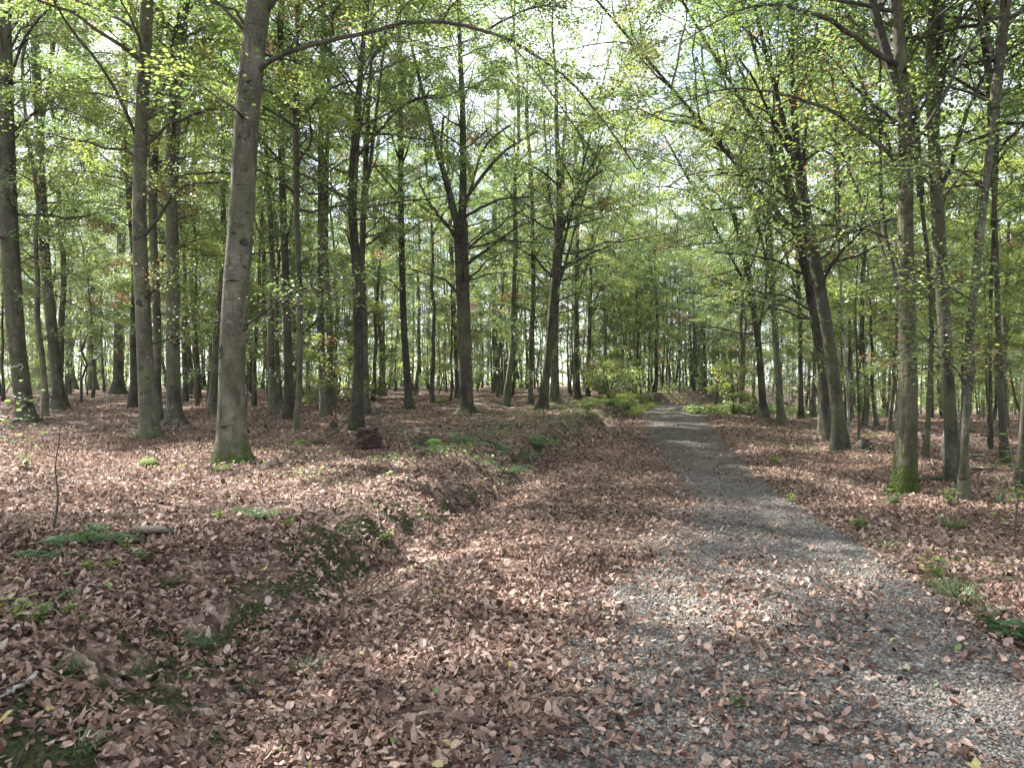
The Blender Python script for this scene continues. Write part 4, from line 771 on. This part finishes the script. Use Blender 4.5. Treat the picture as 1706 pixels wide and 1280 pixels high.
#PART2
# ------------------------------------------------------------------ small things on the ground
def spot(px, py): x, y = at(px, py); return x, y, gz(x, y)
def grass_geo(rng, n, h, r, droop=.6):
    g = Geo(); a = rng.random(n) * 6.28; q = np.sqrt(rng.random(n)) * r; L = h * (.5 + .7 * rng.random(n)); th = a + rng.normal(0, .5, n)
    k = 5; t = np.linspace(0, 1, k); out = (t[None] ** 1.6) * L[:, None] * droop * (.4 + rng.random(n))[:, None]; zz = L[:, None] * (t - .35 * t ** 3)[None]
    cx = (np.cos(a) * q)[:, None] + np.cos(th)[:, None] * out; cy_ = (np.sin(a) * q)[:, None] + np.sin(th)[:, None] * out
    w = .0028 * (1 - t ** 2 * .9)[None] * (.7 + .8 * rng.random(n))[:, None]; sx, sy = -np.sin(th)[:, None] * w, np.cos(th)[:, None] * w
    v = np.stack([np.stack([cx - sx, cy_ - sy, zz - .02], -1), np.stack([cx + sx, cy_ + sy, zz - .02], -1)], 2)
    i = (np.arange(n) * k * 2)[:, None] + (np.arange(k - 1) * 2)[None]; f = np.stack([i, i + 1, i + 3, i + 2], -1)
    g.add(v.reshape(-1, 3), f, 0, np.repeat(np.clip(rng.normal(.45, .22, n), 0, 1), k * 2)); return g
GR = [grass_geo(np.random.default_rng(400 + k), 110, h, r, d).mesh('grass_tuft', [M_grass]) for k, (h, r, d) in enumerate([(.16, .05, .8), (.22, .08, .9), (.12, .06, 1.1)])]
def tuft(px, py, label, k=0, s=1.0):
    x, y, z = spot(px, py); o = link('grass_tuft', GR[k], None, (x, y, z)); o.rotation_euler = (0, 0, random.random() * 6); s *= .72 if py > 700 else .8; o.scale = (s, s, s * .8)
    tag(o, label, 'grass tuft', 'grass tufts among the leaves')
for a in [(510, 1122, 'bright green grass tuft alone in the leaves at the foot of the bank', 0, 1.3), (300, 1075, 'dull green grass tuft on the bank face, left of its drooping twin', 2, 1.2), (335, 1082, 'drooping grass tuft on the mossy bank face', 1, .8),
          (215, 1132, 'grey-green grass tuft drooping over dark soil low on the bank', 1, .8), (105, 1122, 'thin grass tuft under the light green herbs', 0, 1.1), (400, 1148, 'short dark green grass tuft at the lower bank edge', 2, 1.0), (130, 1250, 'small dark grass tuft near the bottom left corner', 2, 1.1),
          (283, 975, 'round fine grass tuft high on the bank shoulder', 0, 1.2), (345, 1238, 'small bright grass tuft at the bottom of the bank', 2, .8), (1595, 1005, 'lush green grass tuft beyond the right path edge', 1, 1.7), (1575, 985, 'taller grass tuft behind the lush one right of the path', 0, 1.7),
          (1590, 882, 'wide pale grass tuft before the forked beech', 1, 1.7), (1650, 1030, 'grass tuft beside the broad-leaved plant at the right edge', 0, 1.4), (1480, 912, 'low pale green tuft right of the sunlit path edge', 2, 1.5), (1265, 1196, 'tiny grass tuft growing in the gravel', 2, .55),
          (1040, 682, 'bright grass hump on top of the far bank end', 1, 5.0), (1015, 676, 'grass clump left of the bright far hump', 1, 4.6), (1060, 688, 'sunlit grass clump where the bank meets the path crest', 0, 5.0), (1000, 668, 'grass clump before the green bush on the bank', 1, 4.2)]: tuft(*a)

def frond_mesh(seed, L, w):
    rng = np.random.default_rng(seed); g = Geo(); n = 26; t = np.linspace(0, 1, n); x = L * t; z = L * (.55 * t - .62 * t ** 2.2)
    g.tubes(np.stack([x, 0 * x, z], 1)[None], np.linspace(.003, .001, n)[None], 4, 0, .3)
    for sgn in (1, -1):
        tt = t[3:]; W_ = w * np.sin(np.pi * np.clip(tt * .9 + .08, 0, 1)) ** .8
        for j in range(4):     # lobes along each pinna
            c = np.stack([x[3:] + W_ * .22 * j * .5, sgn * W_ * .24 * j, z[3:] - .05 * W_ * j], 1); m = len(c)
            ax = np.stack([np.full(m, .35), np.full(m, sgn * 1.0), rng.normal(-.15, .12, m)], 1)
            g.leaves(c, ax, np.tile([0, 0, 1.], (m, 1)) + rng.normal(0, .12, (m, 3)), W_ * .34, W_ * .0 + L / n * (1.05 - .12 * j), np.clip(rng.normal(.5, .12, m), 0, 1), 0, .1)
    return g.mesh('frond', [M_fern])
FR = [frond_mesh(500 + k, .5, .13) for k in range(3)]
def fern(px, py, label, s=1.0, n=8, tilt=0.0):
    x, y, z = spot(px, py); o = empty('fern', (x, y, z), random.random() * 6, label, 'fern', 'ferns on the forest floor')
    for k in range(n):
        f = link('frond', FR[k % 3], o); q = s * random.uniform(.7, 1.1); f.scale = (q, q, q); f.rotation_euler = (random.gauss(0, .15), random.gauss(-.1, .2), k * 6.28 / n + random.gauss(0, .2))
fern(148, 905, 'light green fern spreading among leaves in the left foreground', .85, 9); fern(95, 925, 'bluish fern lying flat, left of the light green fern', .7, 6); fern(435, 868, 'small fern in mid slope between largest beech and ditch', .6, 6); fern(875, 765, 'blue-green fern on the bank edge beside the ditch', 1.0, 7)
fern(845, 790, 'fern hanging over the undercut bank nearest the path', 1.0, 7); fern(905, 745, 'fern farther up the bank edge in green cover', 1.0, 7); fern(765, 738, 'fern right of the spruce seedling foot', 1.0, 8); fern(720, 755, 'fern cluster right of the bark pile', 1.0, 8); fern(830, 752, 'fern in the undergrowth behind the bank edge', 1.0, 8)

def herb_mesh(seed, n, h, sz, mat, t0):
    rng = np.random.default_rng(seed); g = Geo(); st = 5; a = rng.random(st) * 6.28; P = np.zeros((st, 4, 3)); q = np.linspace(0, 1, 4)
    P[..., 0] = np.cos(a)[:, None] * q * h * .5; P[..., 1] = np.sin(a)[:, None] * q * h * .5; P[..., 2] = q * h * (.7 + .4 * rng.random(st))[:, None] - .01
    g.tubes(P, np.full((st, 4), .0016), 3, 0, .3); k = rng.integers(0, st, n); t = (.3 + .69 * rng.random(n)) * 3; i = t.astype(int)
    p = P[k, i] + (P[k, np.minimum(i + 1, 3)] - P[k, i]) * (t - i)[:, None]; az = rng.random(n) * 6.28
    g.leaves(p, np.stack([np.cos(az), np.sin(az), rng.normal(.1, .25, n)], 1), np.stack([rng.normal(0, .3, n), rng.normal(0, .3, n), np.ones(n)], 1), sz * (.6 + .7 * rng.random(n)), sz * .62, np.clip(rng.normal(t0, .1, n), 0, .8), 0, .2, six=True)
    return g.mesh('herb', [mat])
HB = [herb_mesh(600, 34, .13, .045, M_leaf, .74), herb_mesh(601, 26, .12, .05, M_leaf, .5), herb_mesh(602, 22, .16, .09, M_fern, .35), herb_mesh(603, 40, .10, .035, M_leaf, .7)]
def herb(px, py, label, k=0, s=1.0):
    x, y, z = spot(px, py); o = link('herb', HB[k], None, (x, y, z)); o.rotation_euler = (0, 0, random.random() * 6); o.scale = (s, s, s); tag(o, label, 'herb', 'small green herbs')
for a in [(15, 1045, 'bright yellow-green herb patch at the left edge', 0, 1.4), (58, 1042, 'light green herb cluster right of the left-edge patch', 3, 1.2), (112, 1025, 'tiny bright herb right of the light green clusters', 3, .7), (130, 1040, 'tiniest bright herb on bare litter near the left', 3, .5),
          (212, 920, 'bright herb to the right of the large fern', 0, .9), (150, 955, 'bright herb sprig below the large fern', 3, .9), (240, 938, 'herb sprig right of the bright one by the fern', 3, .9), (190, 955, 'low herb between two sprigs below the fern', 3, .9), (45, 780, 'pale greyish herb in front of the curved beech', 1, 1.6),
          (110, 1010, 'dark round leaf herb near the left edge', 2, .5), (1690, 1075, 'broad-leaved dark green plant at the right edge', 2, 1.0), (1660, 1060, 'broad-leaved plant left of the edge plant', 2, .8), (1698, 835, 'pale leafy herb at the right edge below the cut tree', 1, 2.0), (1580, 842, 'leafy herb at the foot of the bending beech', 1, 1.8),
          (1490, 848, 'low leafy herb in front of the mossy oak', 1, 2.2), (1430, 885, 'small herb between oak and path', 3, 1.6), (1235, 1192, 'round-leaved weed in the middle of the gravel', 1, .6), (1550, 965, 'yellowish herb behind the lush grass right of the path', 0, 1.6), (1315, 840, 'small herb on the right path verge', 3, 1.6), (1290, 775, 'herb on the verge below the straight verge beech', 3, 2.0),
          (365, 870, 'herb sprig left of the small slope fern', 3, 1.1), (480, 882, 'bright herb sprig right of the small slope fern', 3, 1.0), (640, 905, 'small herb near the ditch under dead twigs', 3, 1.1), (980, 690, 'leafy herb on the crown of the bank', 1, 4.2)]: herb(*a)

def lump(name, px, py, w, h, label, cat, mat, seed, dy=1.0):
    rng = np.random.default_rng(seed); x, y, z = spot(px, py); g = Geo(); a = np.arange(16) / 16 * 6.28; rr = [1.06, 1, .86, .62, .32, .02]; zz = [-.3, .12, .5, .8, .96, 1]
    ph = rng.random(4) * 6
    v = np.array([[(math.cos(t) * r * w / 2), (math.sin(t) * r * w / 2 * dy), q * h] for r, q in zip(rr, zz) for t in a]); k = 1 + .16 * np.sin(np.arctan2(v[:, 1], v[:, 0]) * 2 + ph[0]) + .1 * np.sin(np.arctan2(v[:, 1], v[:, 0]) * 5 + ph[1]) + rng.normal(0, .05, len(v))
    v[:, :2] *= k[:, None]; v[:, 2] *= 1 + rng.normal(0, .09, len(v)); i = np.arange(16); j = (i + 1) % 16
    f = np.concatenate([np.stack([i + 16 * r, j + 16 * r, j + 16 * r + 16, i + 16 * r + 16], 1) for r in range(5)])
    g.add(v, f, 0, .5); o = link(name, g.mesh(name, [mat]), None, (x, y, z)); tag(o, label, cat); return o
lump('mossy_stone', 247, 775, .36, .10, 'bright moss-covered stone lying left of the largest beech', 'stone', M_moss, 1, .8)
lump('mossy_stone', 200, 693, .26, .10, 'small mossy stone behind, between the straight and forked beeches', 'stone', M_moss, 2)
lump('moss_cushion', 370, 783, .28, .06, 'pale moss cushion touching the front roots of the largest beech', 'moss', M_moss, 3)
lump('moss_cushion', 500, 742, .30, .10, 'moss cushion on a root hump right of the largest beech', 'moss', M_moss, 4)
lump("soil_mound", 252, 884, .40, .028, 'dark bare soil mound behind the foreground ferns', 'soil mound', M_stump, 5, .6)
lump('tree_stump', 555, 712, .24, .16, 'dark mossy stump stub left of the bark pile', 'stump', M_stump, 6)
lump('tree_stump', 84, 664, .5, .22, 'low dark stump beside the curved beech foot', 'stump', M_stump, 7)
lump('tree_stump', 115, 652, .8, .18, 'flat old stump behind the curved beech', 'stump', M_stump, 8)
lump('tree_stump', 218, 642, .7, .16, 'mossy low stump in the distance right of the straight beech', 'stump', M_stump, 9)
lump('tree_stump', 400, 668, .5, .2, 'far stump to the right of the largest beech trunk', 'stump', M_stump, 10)
lump('tree_stump', 733, 672, .6, .2, 'mossy stump left of the wide-armed beech', 'stump', M_moss, 11)
lump('root_clump', 1440, 748, .40, .22, 'dark upturned root clump right of the leaning pair', 'root clump', M_stump, 12)
lump('soil_mound', 455, 782, .30, .12, 'dark clod right of the mossy roots of the largest beech', 'soil mound', M_stump, 13)

def stick(name, pts, r, label, cat, mat=M_branch, side=(), grp=None):
    """a fallen or dead branch: px points with height above ground"""
    P = []
    for (px, py, h) in pts:
        x, y = at(px, py); P.append([x, y, gz(x, y) + h])
    P = np.array(P); O = P[0].copy(); P -= O
    st = cat_rom(np.c_[P, np.linspace(r, r * .35, len(P))], 14); st[1:-1, :3] += RNG.normal(0, r * .5, (12, 3)); g = Geo(); g.tubes(st[None, :, :3], st[None, :, 3], 7, 0, -.3, .12, cap=True)
    o = empty(name, tuple(O), 0, label, cat, grp); link('stem', g.mesh('stem', [mat]), o)
    for (t, az, el, L) in side:
        i = int(t * 13); b = Geo(); q = np.linspace(0, 1, 6)[:, None]; d = np.array([math.cos(az) * math.cos(el), math.sin(az) * math.cos(el), math.sin(el)])
        p = st[i, :3] + d * q * L; p[1:] += RNG.normal(0, L * .03, (5, 3)); b.tubes(p[None], (st[i, 3] * .6 * (1 - .75 * q[:, 0]))[None], 5, 0, -.3, .1)
        link('twig', b.mesh('twig', [mat]), o)
    return o
stick('fallen_branch', [(522, 742, .03), (552, 732, .08), (590, 716, .35)], .030, 'dead branch leaning from the ground against the bark pile', 'branch', M_bark_dark, [(.5, 2.5, .5, .3), (.3, -.5, .1, .3)])
stick('fallen_branch', [(643, 687, .05), (670, 688, .06), (690, 690, .05)], .05, 'pale fallen log piece behind the bark pile', 'branch', M_pale)
stick('fallen_branch', [(1395, 705, .02), (1440, 722, .15), (1475, 742, .03)], .03, 'thin dark branch on the ground right of the leaning pair', 'branch', M_branch, [(.4, 1.0, .6, .6)])
stick('fallen_branch', [(1530, 808, .06), (1570, 800, .07), (1620, 788, .05), (1660, 785, .04)], .045, 'dark fallen branch lying behind the oak and forked beech', 'branch', M_bark_dark, [(.4, 1.0, .3, .7), (.7, -1, .2, .5)])
stick('fallen_branch', [(1595, 770, .04), (1640, 764, .06), (1700, 762, .04)], .035, 'fallen branch farther back near the right edge', 'branch', M_bark_dark, [(.5, 1.2, .3, .5)])
stick('fallen_branch', [(0, 872, .03), (30, 880, .03), (65, 888, .01)], .012, 'thin dark twig lying at the left edge', 'branch', M_branch)
stick('fallen_branch', [(60, 1138, .02), (30, 1160, .03), (0, 1175, .03)], .014, 'grey stick half buried in leaves at the lower left', 'branch', M_pale)
stick('fallen_branch', [(612, 1258, .01), (618, 1225, .06), (626, 1195, .10)], .004, 'thin dark twig standing out of the leaves at the bottom', 'branch', M_branch)
stick('fallen_branch', [(770, 672, .1), (800, 678, .1), (860, 684, .08)], .05, 'fallen branch right of the wide-armed beech foot', 'branch', M_pale)
stick('fallen_branch', [(675, 722, .03), (712, 716, .05), (740, 720, .04)], .03, 'pale split branch among the undergrowth right of the bark pile', 'branch', M_pale)
stick('fallen_branch', [(320, 925, .015), (350, 915, .02), (375, 905, .02)], .007, 'short twig on the litter above the bank', 'branch', M_branch)
def upright(name, base, pts, r, label, cat, mat, leaves=0, grp=None, tint0=.5, size=.06, spread=.15):
    """dead or young stem standing at base px with px points at the same depth"""
    X, Y = at(*base); z0 = gz(X, Y); P = [[X, Y, z0 - .03]] + [list(pix(a, b, Y + d)) for a, b, d in pts]
    st = cat_rom(np.c_[np.array(P), np.linspace(r, r * .3, len(P))], 16); O = np.array([X, Y, z0]); st[:, :3] -= O
    o = empty(name, (X, Y, z0), 0, label, cat, grp); g = Geo(); g.tubes(st[None, :, :3], st[None, :, 3], 7, 0, -.3, .08); link('stem', g.mesh('stem', [mat]), o)
    rng = np.random.default_rng(int(base[0]) + 100); m = 7; idx = np.linspace(5, 14, m).astype(int); az = np.arange(m) * 2.4 + rng.random(); L = np.linalg.norm(st[-1, :3] - st[0, :3]) * .25
    q = np.linspace(0, 1, 5); Pt = st[idx, None, :3] + q[None, :, None] * L * (1.2 - .1 * np.arange(m))[:, None, None] * np.stack([np.cos(az), np.sin(az), np.full(m, .35)], 1)[:, None, :] + rng.normal(0, .015, (m, 5, 3)) * (q > 0)[None, :, None]
    b = Geo(); b.tubes(Pt, np.linspace(r * .35, r * .12, 5)[None] * np.ones((m, 1)), 4, 0, -.3)
    if leaves:
        Q, ln = grow_twigs(Pt[:, np.linspace(0, 4, 5).astype(int)], 5, rng, .06); b.tubes(Q, np.full((len(Q), 4), .0015), 3, 0, -.3); leaf_out(b, Q, ln, leaves, size, rng, spread=spread * .5, tint0=tint0, six=True)
        c = link('crown', b.mesh('crown', [M_branch, M_leaf], False), o); c['kind'] = 'stuff'
    else: link('twigs', b.mesh('twigs', [mat]), o)
    return o
upright('bare_sapling', (86, 884), [(96, 850, 0), (96, 810, .05), (90, 780, 0), (98, 740, 0), (100, 715, 0)], .011, 'thin bare crooked sapling standing in the left foreground', 'sapling', M_branch)
upright('bare_sapling', (212, 886), [(220, 865, 0), (228, 845, 0)], .006, 'short bare twig standing behind the dark soil mound', 'sapling', M_branch)
upright('bare_sapling', (1576, 795), [(1570, 740, 0), (1578, 700, .1), (1590, 660, .2), (1560, 640, .3)], .028, 'whitish dead forked stem left of the low-forked beech', 'dead sapling', M_pale)
upright('bare_sapling', (265, 690), [(268, 640, 0), (262, 600, .1), (258, 560, .2)], .018, 'pale bare twig-like sapling between forked and smooth beeches', 'dead sapling', M_pale)
upright('bare_sapling', (690, 683), [(686, 660, 0), (680, 630, .1), (675, 600, .2)], .03, 'dead sapling leaning on the upright dark beech', 'dead sapling', M_pale)
upright('beech_sapling', (1430, 745), [(1432, 700, 0), (1428, 600, 0), (1425, 500, 0), (1430, 430, 0)], .04, 'young leafy beech growing from the root clump', 'sapling', M_bark_dark, 1800, tint0=.5)
upright('beech_sapling', (1222, 692), [(1222, 670, 0), (1221, 640, 0), (1216, 600, 0)], .03, 'glowing yellow-green young beech near the path crest', 'sapling', M_branch, 1400, tint0=.78, size=.12, spread=.9)
upright('beech_sapling', (-30, 800), [(-20, 750, 0), (0, 700, 0), (25, 672, -.1), (52, 660, -.1)], .012, 'young beech leaning in from the left edge with yellow-green leaves', 'sapling', M_branch, 150, tint0=.60, size=.06)
upright('beech_sapling', (1690, 905), [(1694, 850, 0), (1700, 800, 0), (1704, 740, 0)], .010, 'young beech with few leaves at the right edge', 'sapling', M_branch, 160, tint0=.55, size=.07)
upright('beech_sapling', (560, 700), [(556, 640, 0), (552, 600, 0), (545, 560, 0)], .02, 'low leafy beech sprout between pale slim and dark-footed beeches', 'sapling', M_branch, 1500, tint0=.66, size=.09, spread=.6)

# spruce seedlings
def spruce(px, py, H, label, seed, lean=0.0):
    rng = np.random.default_rng(seed); x, y, z = spot(px, py); o = empty('spruce_seedling', (x, y, z), 0, label, 'spruce seedling'); o.rotation_euler = (0, lean, 0); n = 10
    s = Geo(); s.tubes(np.stack([np.zeros(n), np.zeros(n), np.linspace(-.03, H, n)], 1)[None], np.linspace(.012, .003, n)[None], 6, 0, -.3); link('stem', s.mesh('stem', [M_branch]), o)
    g = Geo(); hs = np.linspace(.08, .95, 10)
    for h in hs:
        m = 7; az = rng.random(m) * 6.28; L = H * .62 * (1 - h) ** .8 + .06; q = np.linspace(0, 1, 5)
        P = np.stack([np.cos(az)[:, None] * q * L, np.sin(az)[:, None] * q * L, h * H + .25 * L * q[None] - .15 * L * q[None] ** 2 + 0 * az[:, None]], -1); g.tubes(P, np.full((m, 5), .002), 3, 0, 0)
        N_ = 420; k = rng.integers(0, m, N_); t = rng.random(N_); p = P[k, 0] + (P[k, 4] - P[k, 0]) * t[:, None]; side = rng.choice([-1, 1], N_); d = P[k, 4] - P[k, 0]; d /= np.linalg.norm(d, axis=1, keepdims=True)
        sd = np.stack([-d[:, 1], d[:, 0], 0 * k], 1) * side[:, None]; u2 = rng.random(N_) * (1 - t) * L * .4; p = p + sd * u2[:, None] + d * u2[:, None] * .7
        g.leaves(p, sd * .7 + d * .8 + rng.normal(0, .3, (N_, 3)), np.tile([0, 0, 1.], (N_, 1)), .022, .005, rng.random(N_), 0, 0)
    c = link('needles', g.mesh('needles', [M_pine], False), o); c['kind'] = 'stuff'
spruce(806, 738, .62, 'small green spruce seedling left of the bank edge', 1); spruce(650, 738, .50, 'spruce seedling leaning over the right side of the bark pile', 2, .5); spruce(622, 712, .45, 'spruce sprig behind the bark pile by the dark-footed beech', 3, .3); spruce(690, 748, .35, 'low spruce sprig in front right of the bark pile', 4, .9)

# stacked bark slabs
bx, by, bz = spot(613, 748); pile = empty('bark_pile', (bx, by, bz), 0, 'square stack of reddish-brown bark slabs before the dark-footed beech', 'bark pile')
slabs = []
for k in range(6):
    g = Geo(); n = 7; t = np.linspace(-.5, .5, n); w = (.055 + .02 * random.random()) * (1 + RNG.normal(0, .12, n)); zc = .03 * np.cos(t * 3) * random.uniform(-.3, .5); th = .006
    v = np.concatenate([np.stack([t, sg * w * q, zc + dz - abs(q) * .008], 1)[:, None] for q, dz in ((-1, 0), (0, .012), (1, 0), (1, -th), (0, -th), (-1, -th)) for sg in (1,)], 1)
    i = np.arange(n - 1)[:, None] * 6 + np.arange(6)[None]; j = np.arange(n - 1)[:, None] * 6 + (np.arange(6)[None] + 1) % 6; f = np.stack([i, j, j + 6, i + 6], -1).reshape(-1, 4)
    f = np.concatenate([f, [[0, 5, 4, 1], [1, 4, 3, 2], [36, 37, 40, 41], [37, 38, 39, 40]]]); g.add(v.reshape(-1, 3), f, 0, .5); slabs.append(g.mesh('bark_slab', [M_slab]))
for lay in range(17):
    for c in range(5):
        o = link('bark_slab', slabs[random.randrange(6)], pile); al = (lay % 2) * math.pi / 2; W_ = .44 * (1 - .015 * lay)
        off = (c - 2) * W_ / 5.2 + random.gauss(0, .012); o.location = (off * math.sin(al) * -1 + random.gauss(0, .02), off * math.cos(al) + random.gauss(0, .02), .012 + lay * .0235)
        o.scale = (W_ * random.uniform(.85, 1.25), .9, 1.25); o.rotation_euler = (random.gauss(0, .10), random.gauss(0, .07), al + random.gauss(0, .30))

# green bush beyond the bank end
def bush(px, py, w, h, label, seed, n=6000, tint0=.5, sz=.11):
    rng = np.random.default_rng(seed); x, y, z = spot(px, py); o = empty('bush', (x, y, z), 0, label, 'bush'); m = 16; az = rng.random(m) * 6.28; q = np.linspace(0, 1, 6); L = h * (.6 + .5 * rng.random(m))
    P = np.stack([np.cos(az)[:, None] * q * w / 2 * (.4 + .7 * rng.random(m))[:, None], np.sin(az)[:, None] * q * w / 2, q[None] ** .8 * L[:, None] - .05], -1); g = Geo(); g.tubes(P, np.linspace(.015, .005, 6)[None] * np.ones((m, 1)), 4, 0, -.3); link('stems', g.mesh('stems', [M_branch]), o)
    Q, ln = grow_twigs(P, 8, rng, .15); b = Geo(); b.tubes(Q, np.full((len(Q), 4), .003), 3, 0, -.3); leaf_out(b, Q, ln, n, sz, rng, tint0=tint0, spread=.2); c = link('crown', b.mesh('crown', [M_branch, M_leaf], False), o); c['kind'] = 'stuff'
bush(1018, 668, 3.4, 2.6, 'rounded green bush at the far end of the bank', 1, tint0=.62); bush(1000, 660, 3.0, 3.4, 'taller bush behind the rounded one on the bank', 2, tint0=.6); bush(1180, 690, 1.4, .35, 'low green bush right of the path crest', 3, 2500); bush(1250, 692, 2.0, .5, 'low bush behind the glowing young beech', 4, 2500)

# low undergrowth nobody could count
rng = np.random.default_rng(9); g = Geo(); n = 11000
y = 7 + 40 * rng.random(n) ** 1.6; s_ = rng.gamma(1.6, .75, n); x = eL(y) - .35 - s_ * (1 + .03 * y)
m = (y > 8) & (rng.random(n) < sst((fbm(x, y, 1.1, 61) - .42) / .2) * sst((y - 8.5) / 3)); x, y = x[m], y[m]; n1 = len(x)
xr = rng.random(9000); yr = 5 + 40 * rng.random(9000); xr = eR(yr) + .3 + 5 * xr; m = rng.random(9000) < sst((fbm(xr, yr, .9, 66) - .56) / .12) * .6; x = np.r_[x, xr[m]]; y = np.r_[y, yr[m]]; n = len(x)
tn = np.clip(rng.normal(.46, .14, n), 0, .8)
z = ground(x, y) + .02 + .10 * rng.random(n) * np.clip(fbm(x, y, 1.1, 61) * 1.5, .3, 1); a = rng.random(n) * 6.28
g.leaves(np.stack([x, y, z], 1), np.stack([np.cos(a), np.sin(a), rng.normal(.2, .35, n)], 1), np.stack([rng.normal(0, .4, n), rng.normal(0, .4, n), np.ones(n)], 1), .045 + .0016 * y, .03 + .001 * y, tn, 0, .2)
n = 9000; y = 36 + 17 * rng.random(n); x = eL(y) + .5 - 3.2 * rng.random(n) ** 1.4; a = rng.random(n) * 6.28
g.leaves(np.stack([x, y, ground(x, y) - .01], 1), np.stack([.35 * np.cos(a), .35 * np.sin(a), np.ones(n)], 1), np.stack([np.cos(a + 1.5), np.sin(a + 1.5), np.zeros(n)], 1), .10 + .20 * rng.random(n), .022, np.clip(rng.normal(.70, .08, n), 0, .8), 0, .1)  # far bank grass, its sunny brightness put into the yellow-green tint
n = 14000; y = 54 + 34 * rng.random(n); x = y * (.16 + .36 * rng.random(n)); m = ((x < eL(y) - .4) | (x > eR(y) + .4)) & (rng.random(n) < sst((fbm(x, y, .35, 23) - .36) / .2)); x, y = x[m], y[m]; n = len(x); a = rng.random(n) * 6.28
g.leaves(np.stack([x, y, ground(x, y) + 1.3 * rng.random(n) ** 1.5 * fbm(x, y, .5, 24)], 1), np.stack([np.cos(a), np.sin(a), rng.normal(0, .4, n)], 1), np.stack([rng.normal(0, .5, n), rng.normal(0, .5, n), np.ones(n)], 1), .20, .14, np.clip(rng.normal(.58, .12, n), 0, .8), 0, .2)
tag(link('undergrowth', g.mesh('undergrowth', [M_leaf], False)), 'low green undergrowth of herbs and seedlings along the bank', 'undergrowth', kind='stuff')
# fallen twigs, too many to count
g = Geo(); n = 2600; x, y = scatter(n, 2.5, 30, 1.5); L = .08 + .25 * rng.random(n) ** 2; a = rng.random(n) * 6.28; q = np.linspace(-.5, .5, 4); m = litter_density(x, y) > .5; x, y, L, a = x[m], y[m], L[m], a[m]; n = len(x)
P = np.stack([x[:, None] + np.cos(a)[:, None] * q * L[:, None] + rng.normal(0, .008, (n, 4)), y[:, None] + np.sin(a)[:, None] * q * L[:, None], 0 * x[:, None] + 0 * q], -1); P[..., 2] = ground(P[..., 0], P[..., 1]) + .03 + rng.random((n, 1)) * .02
g.tubes(P, np.full((n, 4), .0028), 3, 0, -.3); tag(link('twig_litter', g.mesh('twig_litter', [M_branch])), 'fallen thin twigs strewn over the leaves', 'twigs', kind='stuff')

# white scribble on the bark of the left-edge beech
sp = TREES[0]; Y = sp['Yd']; g = Geo(); pts = [(24, 612), (27, 608), (30, 614), (33, 609), (36, 613), (39, 608), (42, 607), (44, 612), (41, 617)]
P = np.array([pix(a, b, Y) for a, b in pts]); cxx = pix(31, 612, Y)[0]; rr_ = 30 / F * Y / 2 * 1.02; P[:, 1] = Y - np.sqrt(np.clip(rr_ ** 2 - (P[:, 0] - cxx) ** 2, .0001, 9)) - .006
P -= np.array(sp['obj'].location); g.tubes(cat_rom(P, 30)[None], np.full((1, 30), .010), 5, 0, 0)
link('scribble', g.mesh('scribble', [M_chalk]), sp['obj'])
